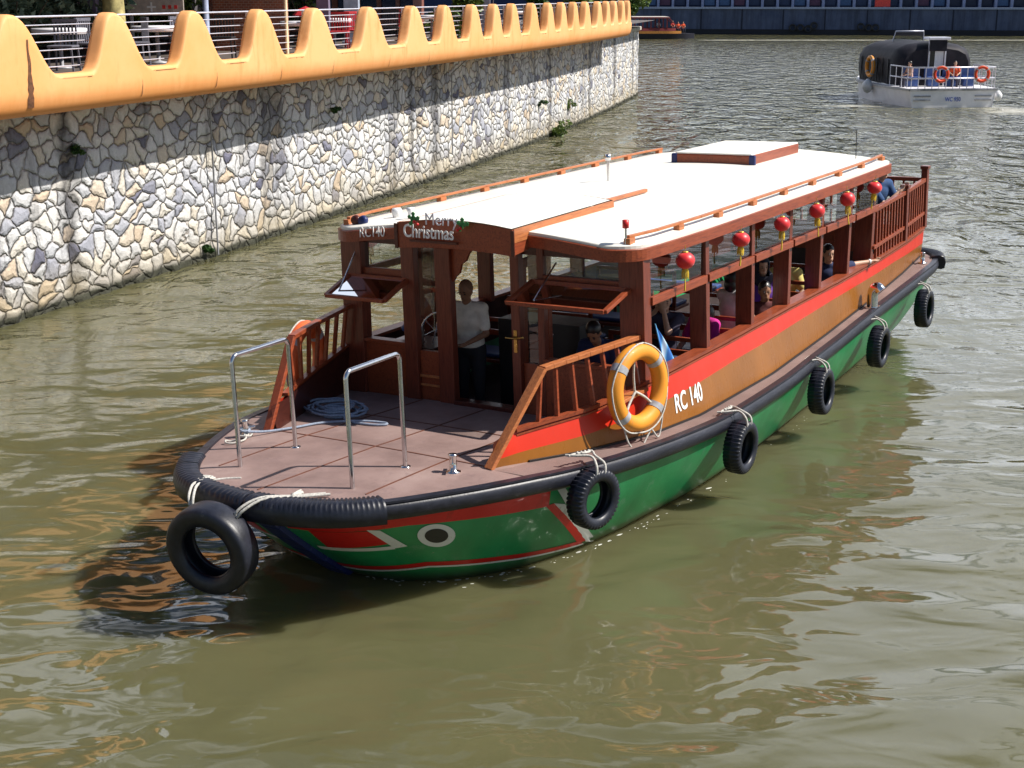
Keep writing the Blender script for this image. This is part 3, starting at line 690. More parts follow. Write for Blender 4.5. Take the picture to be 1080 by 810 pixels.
tl = ['black tyre fender nearest the bow, beside the painted white corner of the hull',
      'black tyre fender hanging on the green hull below the RC 140 number',
      'black tyre fender third from the bow on the green hull, beyond the RC 140 number',
      'tyre fender fourth from the bow, on the green hull below the chrome vent',
      'black tyre fender hanging last, nearest the stern on the green hull']
TY = [(-.57, .73, .28), (-3.22, .52, .28), (-5.88, .47, .28), (-8.42, .46, .28), (-10.9, .50, .28)]
for i, (a, c, rr) in enumerate(TY):
    g_ = gb(a); t_ = gb(a+.2)-gb(a-.2); rz = math.atan2(t_, .4)
    L4 = BM @ Matrix.Translation((a, g_+.125, c)) @ Matrix.Rotation(rz, 4, 'Z') @ Matrix.Rotation(R(random.uniform(-3, 3)), 4, 'X') @ Matrix.Rotation(R(-6+3*i), 4, 'Y')
    if i == 0:
        root = empty('tyre_fender', tl[0], 'tyre', L4, 'tyre fenders along the port side')
        tyre_mesh(.29, .19).build('tyre', m['tyre'], root)
        mb = MB()
        for dx in (-.05, .06):
            rope_lash(mb, [(dx, -.0, .20), (dx+.01, .08, .25), (dx, .06, .34), (dx*.5, -.04, .395), (dx*2.2, -.14, .392), (dx*3, -.22, .385)])
        rope_lash(mb, [(-.16, -.2, .385), (-.05, -.17, .39), (.06, -.2, .385), (.18, -.18, .385)])
        for q in range(4): mb.lathe([(0, -.02), (.024, 0), (0, .02)], Matrix.Translation((-.1+.05*q, -.19, .392)), 7)
        mb.build('rope', m['ropew'], root); tyre_proto = root
    else:
        c_ = copy_tree(tyre_proto); c_.matrix_world = L4; relabel(c_, tl[i])
for i, a in enumerate((-1.2, -5.0, -9.0)):
    c_ = copy_tree(tyre_proto); c_.matrix_world = BM @ Matrix.Translation((a, -gb(a)-.19, .55)) @ Matrix.Rotation(math.pi-math.atan2(gb(a+.2)-gb(a-.2), .4), 4, 'Z')
    bpy.data.objects.remove(c_) if False else relabel(c_, ['tyre fender on the far starboard side, nearest the bow', 'tyre fender on the far starboard side, amidships', 'tyre fender on the far starboard side, toward the stern'][i])
# big bow tyre
bt = empty('bow_tyre', 'big smooth black tyre hanging by white ropes from the tip of the bow', 'tyre', BM @ Matrix.Translation((2.10, -.12, .76)) @ Matrix.Rotation(R(-80), 4, 'Z') @ Matrix.Rotation(R(-6), 4, 'X'))
tm = tyre_mesh(.405, .25, lugs=False, rim=.58); tm.build('tyre', m['tyre'], bt)
mb = MB()
Li = (Matrix.Translation((2.10, -.12, .76)) @ Matrix.Rotation(R(-80), 4, 'Z') @ Matrix.Rotation(R(-6), 4, 'X')).inverted()
def lp(*p): return tuple(Li @ Vector((p[0], p[1], p[2]+.065)))
def knot(mb, c, r, n=26, seed=1):
    rnd = random.Random(seed); p = [tuple(x+rnd.uniform(-r, r)*(2.2 if i == 0 else 1 if i == 1 else .45) for i, x in enumerate(c)) for _ in range(n)]
    q = [lp(*x) for x in p]; mb.tube(smooth_path(q, 3), .011, 6)
for o_ in (0, .05):
    rope_lash(mb, [lp(2.05, -.38, .98-o_), lp(2.03, -.42+o_, 1.08), lp(1.88, -.52+o_, 1.13), lp(1.70, -.62+o_, 1.09)], .013)
    rope_lash(mb, [lp(2.02+o_*.5, .10, .93), lp(2.03, .14+o_, 1.05), lp(1.86, .25+o_, 1.13), lp(1.62, .42+o_, 1.10), lp(1.42, .60+o_, 1.09)], .013)
knot(mb, (1.66, -.60, 1.10), .045, 24, 3); knot(mb, (1.58, .40, 1.10), .035, 18, 5)
mb.tube(smooth_path([lp(1.62, -.58, 1.08), lp(1.5, -.5, 1.075), lp(1.42, -.38, 1.075)], 4), .012, 7)
mb.build('rope', m['ropew'], bt)
# cut tyre wrapped round the bow (two lengths) and round the stern corner
def wrapped(name, label, s0, s1, sg0=1, thick=.15, hh=.20, taper=True):
    mb = MB(); N = 84; ring = []
    def outl(q): # q signed path parameter, negative = starboard
        return (hull(abs(q), 0, .0), 1 if q >= 0 else -1)
    for i in range(N+1):
        q = s0+(s1-s0)*i/N; (p, sg) = outl(q); (p1, g1) = outl(q+.004); (p0, g0) = outl(q-.004)
        d = Vector((p1[0]-p0[0], p1[1]*g1-p0[1]*g0, 0)).normalized(); nn = Vector((d.y, -d.x, 0))
        if nn.dot(Vector((p[0]+4, p[1]*sg, 0))) < 0: nn = -nn
        th = thick; 
        zt = p[2]+.045; gr = -.016 if i % 3 == 0 else 0
        c = Vector((p[0], p[1]*sg, 0))
        pr = [(-.09, zt-.03), (-.07, zt+.012+gr), (th*.35, zt+.03+gr*.6), (th*.8, zt+.015+gr), (th, zt-.05), (th*1.05, zt-hh*.5), (th*.95, zt-hh*.9), (th*.6, zt-hh), (.0, zt-hh*.95), (-.03, zt-.1)]
        ring.append([tuple(c+nn*o_+Vector((0, 0, z))) for o_, z in pr])
    k = len(ring[0])
    mb.add([v for r_ in ring for v in r_], [(i*k+j, (i+1)*k+j, (i+1)*k+(j+1) % k, i*k+(j+1) % k) for i in range(N) for j in range(k)], 0, True)
    mb.add(ring[0], [tuple(range(k))]); mb.add(ring[-1], [tuple(reversed(range(k)))])
    o = mb.build(name, m['tyre'], None, BM); return tag(o, label, 'tyre')
wrapped('cut_tyre', 'length of cut tyre bent round the left side of the bow deck edge', -.185, .012)
wrapped('cut_tyre', 'length of cut tyre bent along the bow deck edge above the red paint', .016, .155, thick=.16)
wrapped('cut_tyre', 'piece of cut tyre bent round the far stern corner of the deck', .80, .88, thick=.14)
# ------------------------------------------------------------------ life rings
def life_ring(label, mw, mat, name='life_ring', R0=.355, r=.082, band=True):
    o = empty(name, label, 'life ring', mw)
    mb = MB(); N = 48
    mb.tube([(R0*math.cos(2*math.pi*i/N), 0, R0*math.sin(2*math.pi*i/N)) for i in range(N)], r, 16, closed=True); mb.build('ring', mat, o)
    for a in (40, 140, 225, 320):
        mb = MB(); mb.tube([(R0*math.cos(R(a+x)), 0, R0*math.sin(R(a+x))) for x in (-5.5, -2, 2, 5.5)], r+.004, 16, caps=False); mb.build('reflective_band', m['band'], o)
    mb = MB(); P_ = []
    for i in range(4):
        a0 = 10+90*i
        pts = []
        for k_ in range(13):
            a = a0+90*k_/12; sag = math.sin(math.pi*k_/12); rr = R0+r+.004+.004*sag
            x, z = rr*math.cos(R(a)), rr*math.sin(R(a)); pts.append((x, .03+.02*sag, z-.02*sag))
        P_ += pts
    mb.tube(P_, .009, 6); mb.build('grab_rope', m['ropew'], o)
    return o
rg = life_ring('large yellow life ring with grey bands hanging on the wooden rail beside the red stripe', BM @ Matrix.Translation((-1.66, 2.01, 1.51)) @ Matrix.Rotation(R(-10), 4, 'Z') @ Matrix.Rotation(R(3), 4, 'X'), m['yring'])
mb = MB(); rope_lash(mb, [(0, .02, .44), (.05, 0, .2), (.03, -.02, .0), (.02, -.02, -.04)], .012); rope_lash(mb, [(.02, -.02, -.04), (.12, -.02, -.14), (.2, 0, -.22)], .014); rope_lash(mb, [(.02, -.02, -.04), (-.12, -.02, -.12), (-.2, 0, -.2)], .014)
rope_lash(mb, [(.3, .03, -.24), (.22, .02, -.5), (.06, .02, -.62), (-.1, .02, -.5), (-.16, .02, -.46), (-.26, .02, -.56), (-.33, .02, -.42), (-.36, .03, -.2)], .009)
mb.build('hanging_line', m['ropew'], rg)
mb = MB(); mb.box(-1.95, -1.3, 1.86, 1.98, 1.40, 1.435); part(mb, 'ring_bracket', m['woodlight'], .005)
life_ring('faded orange life ring behind the far wooden bow rail', BM @ Matrix.Translation((-1.18, -1.80, 1.50)) @ Matrix.Rotation(R(194), 4, 'Z'), m['oring'], R0=.34)
# ------------------------------------------------------------------ lanterns
LA = [(-2.72, 2.01, 2.59), (-4.07, 2.03, 2.60), (-5.25, 2.03, 2.60), (-6.37, 2.03, 2.60), (-7.48, 2.02, 2.60), (-8.60, 2.00, 2.61)]
ll = ['round red lantern nearest the bow, under the roof edge by the corner post',
      'round red lantern with yellow tassel, second from the bow under the roof edge',
      'round red lantern with yellow tassel, third from the bow under the roof edge',
      'round red lantern with yellow tassel, third from the stern under the roof edge',
      'round red lantern with yellow tassel, second from the stern under the roof edge',
      'round red lantern with yellow tassel, nearest the stern under the roof edge']
def lantern(label, mw):
    o = empty('lantern', label, 'lantern', mw, 'red lanterns hung along the roof edge')
    mb = MB(); n = 32; prof = [(.100*math.cos(R(x)), .088*math.sin(R(x))) for x in range(-75, 76, 10)]
    vs_ = []
    for r, z in prof:
        for j in range(n): rr = r*(1.0 if j % 2 else .955); vs_.append((rr*math.cos(2*math.pi*j/n), rr*math.sin(2*math.pi*j/n), z))
    mb.add(vs_, [(i*n+j, i*n+(j+1) % n, (i+1)*n+(j+1) % n, (i+1)*n+j) for i in range(len(prof)-1) for j in range(n)], 0, True)
    mb.build('paper_globe', m['lantern'], o)
    for z in (-.092, .078): mb = MB(); mb.lathe([(0, z), (.032, z), (.032, z+.016), (0, z+.016)], None, 14); mb.build('cap', m['gold'], o)
    mb = MB(); mb.tube([(0, 0, .11), (0, 0, .16)], .004, 5); mb.build('hanger', m['gold'], o)
    mb = MB()
    for j in range(14):
        a = 2*math.pi*j/14; x, y = .026*math.cos(a), .026*math.sin(a); mb.tube([(x, y, -.09), (x*1.3, y*1.3, -.13), (x*1.25, y*1.25, -.17-.01*(j % 3))], .005, 5)
    mb.tube([(.01, 0, -.1), (.012, .004, -.24), (.01, 0, -.31)], [.004, .008, .010], 6); mb.build('tassel', m['tassel'], o)
    return o
l0 = lantern(ll[0], BM @ Matrix.Translation(LA[0]))
for p, lab in zip(LA[1:], ll[1:]):
    c_ = copy_tree(l0); c_.matrix_world = BM @ Matrix.Translation(p) @ Matrix.Rotation(random.uniform(-.09, .09), 4, 'X') @ Matrix.Rotation(random.uniform(0, 6), 4, 'Z') @ Matrix.Diagonal((1, random.uniform(.96, 1.03), random.uniform(.93, 1.06), 1)); relabel(c_, lab)
for a, lab in ((-2.7, 'red lantern on the far side of the boat, seen under the RC140 roof corner'),):
    c_ = copy_tree(l0); c_.matrix_world = BM @ Matrix.Translation((a, -2.03, 2.56)); relabel(c_, lab)
# ------------------------------------------------------------------ coiled rope on the foredeck
mb = MB(); rnd = random.Random(4); pts = []
for i in range(230):
    t = i/230; th = t*2*math.pi*7.5; r = .20+.07*math.sin(th*.37+1)+rnd.uniform(-.015, .015)
    pts.append((-1.0+r*1.0*math.cos(th)+.05*math.sin(th*.21), -1.28+r*1.25*math.sin(th)+.06*math.cos(th*.17), dz2(-1, -1.25)+.03+.05*abs(math.sin(th*.31))))
pts += smooth_path([pts[-1]]+[(a_, b_, dz2(a_, b_)+h_) for a_, b_, h_ in ((-.75, -.95, .02), (-.7, -.62, .015), (-.78, -.45, .015), (-.83, -.5, .02), (-.72, -.75, .03), (-.5, -1.05, .018), (-.2, -1.15, .018), (.1, -1.25, .03), (.28, -1.34, .06), (.33, -1.40, .08), (.26, -1.43, .09), (.23, -1.37, .08), (.3, -1.33, .06))], 6)
o = MB().tube(pts, .013, 7).build('rope_coil', m['ropeg'], None, BM); tag(o, 'loose coil of blue grey rope on the shaded foredeck beside the far rail', 'rope')
mb = MB(); rnd = random.Random(9); pts = [(.28+.09*math.cos(i*.8)+.35*max(0, (i-24)/12), -1.38+.07*math.sin(i*.9)+.1*max(0, (i-24)/12), dz2(.3, -1.38)+.02+.03*rnd.random()) for i in range(36)]
o = MB().tube(smooth_path(pts, 3), .010, 6).build('mooring_rope', m['ropew'], None, BM); tag(o, 'white rope wound round the far chrome bollard on the bow deck', 'rope')
# blue cloth in the first side window
mb = MB()
def clf(u, v):
    a = -2.60-.10*v-.42*u*(.08+.92*v); c = 1.93-.52*v-.05*u; b = 1.73+.035*math.sin(u*8+v*3)*v+.03*v
    return (a, b, c)
mb.grid(clf, 24, 24, 0, True); M = Mat('striped blue cloth'); tcx = M.n('ShaderNodeTexCoord'); wv = M.n('ShaderNodeTexWave'); wv.inputs['Scale'].default_value = 1.3; wv.inputs['Distortion'].default_value = 5; wv.inputs['Detail'].default_value = 1
M.l(tcx.outputs['Object'], wv.inputs['Vector']); M.set(Base_Color=M.ramp(wv.outputs['Fac'], [(.3, (.03, .16, .5)), (.55, (.12, .42, .75)), (.9, (.5, .66, .8))]), Roughness=.7)
o = mb.build('hanging_cloth', M.m, None, BM); so_ = o.modifiers.new('t', 'SOLIDIFY'); so_.thickness = .012; tag(o, 'bright blue patterned cloth hanging in the first side window behind the life ring', 'cloth')
#PEOPLE
def remesh(mb, name, mat, parent, voxel=.012, smooth=3, mw=None):
    o = mb.build(name, mat, parent, mw)
    md = o.modifiers.new('r', 'REMESH'); md.mode = 'VOXEL'; md.voxel_size = voxel; md.use_smooth_shade = True
    sm = o.modifiers.new('s', 'SMOOTH'); sm.iterations = smooth; sm.factor = .5
    dg = bpy.context.evaluated_depsgraph_get(); me = bpy.data.meshes.new_from_object(o.evaluated_get(dg))
    o.modifiers.clear(); old = o.data; o.data = me; bpy.data.meshes.remove(old)
    if not me.materials: me.materials.append(mat)
    return o
def capsule(mb, p, q, r0, r1, n=14):
    p, q = Vector(p), Vector(q); d = (q-p); L_ = d.length
    if L_ < 1e-4: return
    d /= L_; pts = []; rr = []
    for i in range(5): a = math.pi/2*(1-i/4); pts.append(p-d*r0*math.sin(a)); rr.append(max(.001, r0*math.cos(a)))
    for i in range(1, 4): pts.append(p+d*L_*i/4); rr.append(r0+(r1-r0)*i/4)
    for i in range(5): a = math.pi/2*i/4; pts.append(q+d*r1*math.sin(a)); rr.append(max(.001, r1*math.cos(a)))
    mb.tube(pts, rr, n)
def ellip(mb, c, fw, up, rx, ry, rz, n=18):      # rx along fw, ry sideways, rz up
    fw = Vector(fw).normalized(); up = Vector(up); sdw = up.cross(fw).normalized(); up = fw.cross(sdw).normalized()
    M4 = Matrix((( *(fw*rx),), (*(sdw*ry),), (*(up*rz),))).transposed().to_4x4(); M4.translation = Vector(c)
    mb.lathe([(max(.002, math.cos(R(x))), math.sin(R(x))) for x in range(-90, 91, 15)], M4, n)
def person(label, J, face, skinm, top, bottom, hairm=None, hair='short', sleeve=.55, mw=BM, group=None, scale=1, extra=None, hat=None, topname='shirt'):
    # J: pelvis, chest, neck, head, shL, elL, haL, shR.. hipL, knL, anL ...
    V = {k: Vector(v) for k, v in J.items()}
    org = Vector((V['pelvis'].x, V['pelvis'].y, V['foot_z'][2] if 'foot_z' in V else V['anL'].z))
    root = empty('person', label, 'person', mw @ Matrix.Translation(org), group)
    V = {k: v-org for k, v in V.items()}
    fw = Vector(face).normalized(); s_ = (V['shL']-V['shR']).normalized(); up = (V['neck']-V['pelvis']).normalized(); cf = s_.cross(up).normalized()
    body = MB()
    ellip(body, V['pelvis'], cf, up, .115, .155, .12); ellip(body, (V['pelvis']+V['chest'])/2, cf, up, .10, .135, .16); ellip(body, V['chest'], cf, up, .115, .165, .17)
    capsule(body, V['shL'], V['shR'], .062, .062); capsule(body, V['neck']-up*.05, V['head']-Vector((0, 0, .04)), .056, .05)
    H = V['head']; hu = Vector((0, 0, 1)); hs = hu.cross(fw).normalized(); hu = fw.cross(hs).normalized()
    ellip(body, H+hu*.02-fw*.01, fw, hu, .096, .076, .108); ellip(body, H+fw*.022-hu*.055, fw, hu, .066, .056, .066)
    capsule(body, H+fw*.082+hu*.015, H+fw*.098-hu*.018, .010, .014, 8)
    for s in (1, -1): ellip(body, H+hs*s*.077-fw*.005, fw, hu, .018, .008, .03, 8)
    ellip(body, H+fw*.083-hu*.055, fw, hu, .012, .026, .010, 8)
    for sd_ in 'LR':
        capsule(body, V['sh'+sd_], V['el'+sd_], .05, .038); capsule(body, V['el'+sd_], V['ha'+sd_], .038, .026)
        d = (V['ha'+sd_]-V['el'+sd_]).normalized(); pal = V['ha'+sd_]+d*.045; dn = Vector((0, 0, -1)); sw = d.cross(dn); sw = sw.normalized() if sw.length > .1 else Vector((1, 0, 0)); pn = sw.cross(d)
        ellip(body, pal, d, pn, .055, .042, .018)
        for f_i in range(4):
            b_ = pal+d*.04+sw*(-.030+.02*f_i); L_ = (.06, .072, .068, .052)[f_i]; e1 = b_+d*L_*.5-pn*.006; e2 = e1+d*L_*.4-pn*.028
            capsule(body, b_-d*.01, e1, .0105, .0095, 8); capsule(body, e1, e2, .0095, .008, 8)
        sg = 1 if sd_ == 'L' else -1
        tb = pal-sw*sg*.035-d*.015; capsule(body, tb, tb-sw*sg*.028+d*.03, .012, .010, 8); capsule(body, tb-sw*sg*.028+d*.03, tb-sw*sg*.03+d*.058-pn*.01, .010, .008, 8)
        capsule(body, V['hip'+sd_], V['kn'+sd_], .085, .058); capsule(body, V['kn'+sd_], V['an'+sd_], .056, .038)
        capsule(body, V['an'+sd_]+Vector((0, 0, -.03)), V['an'+sd_]+cf*.16+Vector((0, 0, -.045)), .042, .032)
    remesh(body, 'body', skinm, root, .0095)
    sh = MB()
    ellip(sh, V['pelvis']+up*.04, cf, up, .135, .175, .12); ellip(sh, (V['pelvis']+V['chest'])/2, cf, up, .122, .156, .17); ellip(sh, V['chest'], cf, up, .135, .185, .175)
    capsule(sh, V['shL'], V['shR'], .078, .078); capsule(sh, V['neck']-up*.06, V['neck']+up*.0, .072, .062)
    for sd_ in 'LR':
        e = V['sh'+sd_].lerp(V['el'+sd_], min(1, sleeve*1.3)); capsule(sh, V['sh'+sd_], e, .068, .062 if sleeve < .9 else .05)
        if sleeve >= .9: capsule(sh, V['el'+sd_], V['el'+sd_].lerp(V['ha'+sd_], .9), .052, .04)
    remesh(sh, topname, top, root, .014)
    tr = MB(); ellip(tr, V['pelvis']-up*.02, cf, up, .13, .168, .13)
    for sd_ in 'LR': capsule(tr, V['hip'+sd_], V['kn'+sd_], .1, .074); capsule(tr, V['kn'+sd_], V['an'+sd_]+(V['kn'+sd_]-V['an'+sd_])*.12, .072, .055)
    remesh(tr, 'trousers', bottom, root, .014)
    shs = MB()
    for sd_ in 'LR': capsule(shs, V['an'+sd_]+Vector((0, 0, -.035)), V['an'+sd_]+cf*.17+Vector((0, 0, -.047)), .05, .038)
    remesh(shs, 'shoes', m['black'], root, .012)
    hm = hairm or m['hair']
    hb = MB()
    if hair == 'short':
        ellip(hb, H+hu*.042-fw*.022, fw, hu, .098, .084, .098); 
    elif hair == 'cropped': ellip(hb, H+hu*.034-fw*.022, fw, hu, .094, .0805, .100)
    elif hair == 'bob':
        ellip(hb, H+hu*.03-fw*.03, fw, hu, .105, .10, .11); ellip(hb, H-hu*.06-fw*.05, fw, hu, .07, .09, .10)
    elif hair == 'scarf':
        ellip(hb, H+hu*.02-fw*.02, fw, hu, .118, .105, .13)
        ellip(hb, V['neck']+cf*.01, cf, up, .12, .15, .13)
    if hair == 'scarf':
        # face opening: cut by removing geometry in front
        o = remesh(hb, 'headscarf', hm, root, .011)
        b = bmesh.new(); b.from_mesh(o.data)
        kill = [v for v in b.verts if (v.co-H).dot(fw) > .055 and abs((v.co-H).dot(hs)) < .058 and -.085 < (v.co-H).dot(hu) < .075]
        bmesh.ops.delete(b, geom=kill, context='VERTS'); b.to_mesh(o.data); b.free()
    else:
        o = remesh(hb, 'hair', hm, root, .010, 2)
        b = bmesh.new(); b.from_mesh(o.data)
        kill = [v for v in b.verts if (v.co-H).dot(fw) > .045 and (v.co-H).dot(hu) < .062 or ((v.co-H).dot(hu) < -.02 and (v.co-H).dot(fw) > -.02 and hair != 'bob')]
        bmesh.ops.delete(b, geom=kill, context='VERTS'); b.to_mesh(o.data); b.free()
    eb = MB()
    for s in (1, -1):
        ellip(eb, H+fw*.0835+hs*s*.031+hu*.012, fw, hu, .007, .013, .006, 8); ellip(eb, H+fw*.084+hs*s*.031+hu*.034, fw, hu, .006, .018, .004, 8)
    eb.build('eyes', m['black'], root)
    if extra: extra(root, V)
    return root
def seated(a, b, yaw, z0=.55, lean=.08, head_off=(0, 0, 0), arms=None, hs=1):
    # yaw: facing direction (deg, 0 = forward +a); returns joints
    c, s = math.cos(R(yaw)), math.sin(R(yaw)); F = Vector((c, s, 0)); Lf = Vector((-s, c, 0)); O = Vector((a, b, z0)); Z = Vector((0, 0, 1))
    J = dict(pelvis=O+Z*.56, chest=O+Z*.90+F*lean, neck=O+Z*1.10+F*lean*1.3, head=O+Z*1.245+F*(lean*1.6)+Vector(head_off))
    for sd_, g in (('L', 1), ('R', -1)):
        J['sh'+sd_] = O+Z*1.04+F*lean*1.1+Lf*g*.165; J['el'+sd_] = O+Z*.80+F*(lean+.1)+Lf*g*.24; J['ha'+sd_] = O+Z*.72+F*(lean+.32)+Lf*g*.13
        J['hip'+sd_] = O+Z*.53+Lf*g*.09; J['kn'+sd_] = O+Z*.50+F*.42+Lf*g*.12; J['an'+sd_] = O+Z*.08+F*.44+Lf*g*.12
    if arms: J.update({k: Vector(v) for k, v in arms.items()})
    return J
def standing(a, b, yaw, z0, h=1.68, lean=0., arms=None):
    k = h/1.68; c, s = math.cos(R(yaw)), math.sin(R(yaw)); F = Vector((c, s, 0)); Lf = Vector((-s, c, 0)); O = Vector((a, b, z0)); Z = Vector((0, 0, 1))
    J = dict(pelvis=O+Z*.92*k, chest=O+Z*1.22*k+F*lean, neck=O+Z*1.41*k+F*lean*1.4, head=O+Z*1.555*k+F*(lean*1.6+.03))
    for sd_, g in (('L', 1), ('R', -1)):
        J['sh'+sd_] = O+Z*1.36*k+F*lean*1.3+Lf*g*.17; J['el'+sd_] = O+Z*1.08*k+F*(lean+.05)+Lf*g*.23; J['ha'+sd_] = O+Z*1.02*k+F*(lean+.30)+Lf*g*.1
        J['hip'+sd_] = O+Z*.88*k+Lf*g*.09; J['kn'+sd_] = O+Z*.48*k+F*.02+Lf*g*.1; J['an'+sd_] = O+Z*.08+Lf*g*.11
    if arms: J.update({k2: Vector(v) for k2, v in arms.items()})
    return J
person('bald man in a white short sleeved shirt standing at the helm inside the wheelhouse door', standing(-2.60, -.60, 12, .56, 1.66, .03), (1, .12, -.35), m['skin1'], cloth('white shirt', (.78, .74, .66)), cloth('dark trousers', (.02, .02, .025)), hairm=cloth('grey stubble', (.24, .13, .08)), hair='cropped')
person('man in a navy shirt with bowed head seated behind the right front window', seated(-2.95, .95, 10, .55, .2, (.05, 0, -.03)), (.8, .1, -.75), m['skin1'], cloth('navy shirt', (.015, .025, .08)), cloth('grey trousers', (.05, .05, .06)))
person('passenger in dark clothes seated in the first side window with bare forearms raised', seated(-4.25, 1.0, 30, .55, .05, arms=dict(elL=(-3.95, 1.2, 1.5), haL=(-4.05, 1.1, 1.72), elR=(-4.0, .85, 1.48), haR=(-4.15, .95, 1.7))), (1, .6, -.1), m['skin2'], cloth('dark top', (.03, .025, .05)), cloth('navy shorts', (.02, .03, .07)))
person('passenger in a bright magenta top seated in the second side window', seated(-4.75, 1.28, -20, .42, .0, (0, 0, -.12)), (1, -.4, 0), m['skin2'], cloth('magenta top', (.5, .015, .22)), cloth('dark skirt', (.03, .03, .05)), hair='bob')
person('woman with short black hair in a white vest seen from behind, second side window', seated(-5.35, 1.33, 160, .62, .05), (-1, .5, -.1), m['skin1'], cloth('white vest', (.6, .58, .56)), cloth('dark jeans', (.02, .03, .06)), hair='bob', sleeve=.05)
person('woman in a dark headscarf and patterned purple top seated in the third side window', seated(-6.45, 1.28, 35, .60, .03), (.8, .75, -.1), m['skin2'], cloth('purple top', (.12, .04, .30)), cloth('dark trousers two', (.03, .02, .05)), hairm=cloth('dark headscarf', (.02, .022, .04)), hair='scarf', sleeve=1)
person('small child seated beside the woman in the headscarf', seated(-6.15, 1.45, 30, .35, .03), (.8, .6, -.1), m['skin1'], cloth('dark red top', (.09, .02, .02)), cloth('child trousers', (.03, .03, .04)))
person('passenger in a yellow shirt seated in the fourth side window', seated(-7.7, 1.1, 20, .50, .05), (1, .2, -.1), m['skin1'], cloth('yellow shirt', (.6, .5, .16)), cloth('beige trousers', (.2, .17, .12)))
def watch(root, V):
    d = (V['elL']-V['haL']).normalized(); p = V['haL']+d*.03; MB().tube([p-d*.012, p+d*.012], .034, 14).build('wrist_watch', m['white'], root)
person('man in navy polo resting his watch arm on the sternmost window sill', seated(-8.55, 1.38, 25, .46, .12, arms=dict(elL=(-8.75, 1.72, 1.52), haL=(-8.98, 1.86, 1.53))), (.75, .75, -.15), m['skin2'], cloth('navy polo', (.02, .03, .09)), cloth('khaki shorts', (.2, .16, .1)), extra=watch)
person('man in a blue shirt leaning on the rail of the open stern deck', standing(-10.75, 1.25, 60, 1.0, 1.7, .12, arms=dict(elL=(-10.8, 1.6, 2.15), haL=(-10.95, 1.66, 2.27), elR=(-10.45, 1.55, 2.1), haR=(-10.65, 1.68, 2.27))), (.5, .9, -.3), m['skin2'], cloth('blue shirt', (.02, .06, .16)), cloth('grey shorts', (.12, .12, .13)))
#ENDPEOPLE

# ------------------------------------------------------------------ water, quay wall
M = Mat('river water')
geo = M.n('ShaderNodeNewGeometry'); P0_ = geo.outputs['Position']
def mapped(sc, rot=0, loc=(0, 0, 0)):
    q = M.n('ShaderNodeMapping'); q.inputs['Scale'].default_value = sc; q.inputs['Rotation'].default_value = (0, 0, rot); q.inputs['Location'].default_value = loc; M.l(P0_, q.inputs['Vector']); return q.outputs[0]
n1 = M.noise(.42, 1.6, .45, vec=mapped((1, 1.5, 1), R(20)), dist=.9)
n2 = M.noise(1.35, 1.6, .45, vec=mapped((1, 1.7, 1), R(-12)), dist=.8)
n3 = M.noise(5.0, 3, .55, vec=mapped((1, 1.9, 1), R(8)), dist=.3)
sep = M.n('ShaderNodeSeparateXYZ'); M.l(P0_, sep.inputs[0])
def rng(v, a, b, c=0, d=1):
    q = M.n('ShaderNodeMapRange'); q.inputs['From Min'].default_value = a; q.inputs['From Max'].default_value = b; q.inputs['To Min'].default_value = c; q.inputs['To Max'].default_value = d
    q.interpolation_type = 'SMOOTHSTEP'; M.l(v, q.inputs['Value']); return q.outputs[0]
far = rng(sep.outputs['Y'], 16, 46)
chop = rng(sep.outputs['Y'], 11, 30, .04, 1)
patchy = rng(M.noise(.16, 2, .5, vec=mapped((1, 1, 1))), .42, .6, .35, 1)
h = M.math('ADD', M.math('MULTIPLY', n1, .15), M.math('ADD', M.math('MULTIPLY', n2, .028), M.math('MULTIPLY', M.math('MULTIPLY', n3, .014), M.math('MULTIPLY', chop, patchy))))
h = M.math('ADD', h, M.math('MULTIPLY', M.math('MULTIPLY', M.noise(.85, 3, .55, vec=mapped((1.15, .6, 1), R(5)), dist=.6), .62), far))
b_ = M.n('ShaderNodeBump'); b_.inputs['Strength'].default_value = 1; b_.inputs['Distance'].default_value = 1; M.l(h, b_.inputs['Height']); M.l(b_.outputs[0], M.p.inputs['Normal'])
silt = M.ramp(M.noise(.25, 5, .6, vec=mapped((1, 1, 1))), [(.3, (.084, .081, .038)), (.7, (.108, .103, .049))])
# foam behind the white boat and the thin far wake line
fx = M.noise(1.4, 7, .75, vec=mapped((.5, 2.2, 1)))
def near(v, c, r): return rng(M.math('ABSOLUTE', M.math('SUBTRACT', v, c)), 0, r, 1, 0)
f1 = M.math('MULTIPLY', near(sep.outputs['X'], 23.2, 2.6), near(sep.outputs['Y'], 67.5, 4.0))
f2 = M.math('MULTIPLY', near(sep.outputs['Y'], 172.0, 2.2), rng(sep.outputs['X'], 21, 24))
f3 = M.math('MULTIPLY', near(sep.outputs['X'], 17.5, 3.5), near(sep.outputs['Y'], 70.5, 1.0))
fm = M.math('MINIMUM', M.math('MULTIPLY', M.math('ADD', M.math('ADD', M.math('MULTIPLY', f1, .8), f2), f3), rng(fx, .40, .58)), .85)
M.set(Base_Color=M.mix(fm, silt, (.62, .6, .54)), IOR=1.42, Specular_IOR_Level=.5, Subsurface_Weight=.8, Subsurface_Radius=(.5, .45, .3), Subsurface_Scale=1.0)
M.p.subsurface_method = 'BURLEY'
M.l(rng(fm, 0, .5, .035, .6), M.p.inputs['Roughness'])
mb = MB(); mb.add([(-60, -5, 0), (400, -5, 0), (400, 230, 0), (-60, 230, 0)], [(0, 1, 2, 3)]); o = mb.build('water', M.m); tag(o, kind='structure')
mb = MB(); mb.add([(-900, -200, -1.5), (1200, -200, -1.5), (1200, 1500, -1.5), (-900, 1500, -1.5)], [(0, 1, 2, 3)]); o = mb.build('ground', simple('ground', (.12, .1, .07), .9)); tag(o, kind='structure')
rnd = random.Random(11); mb = MB()
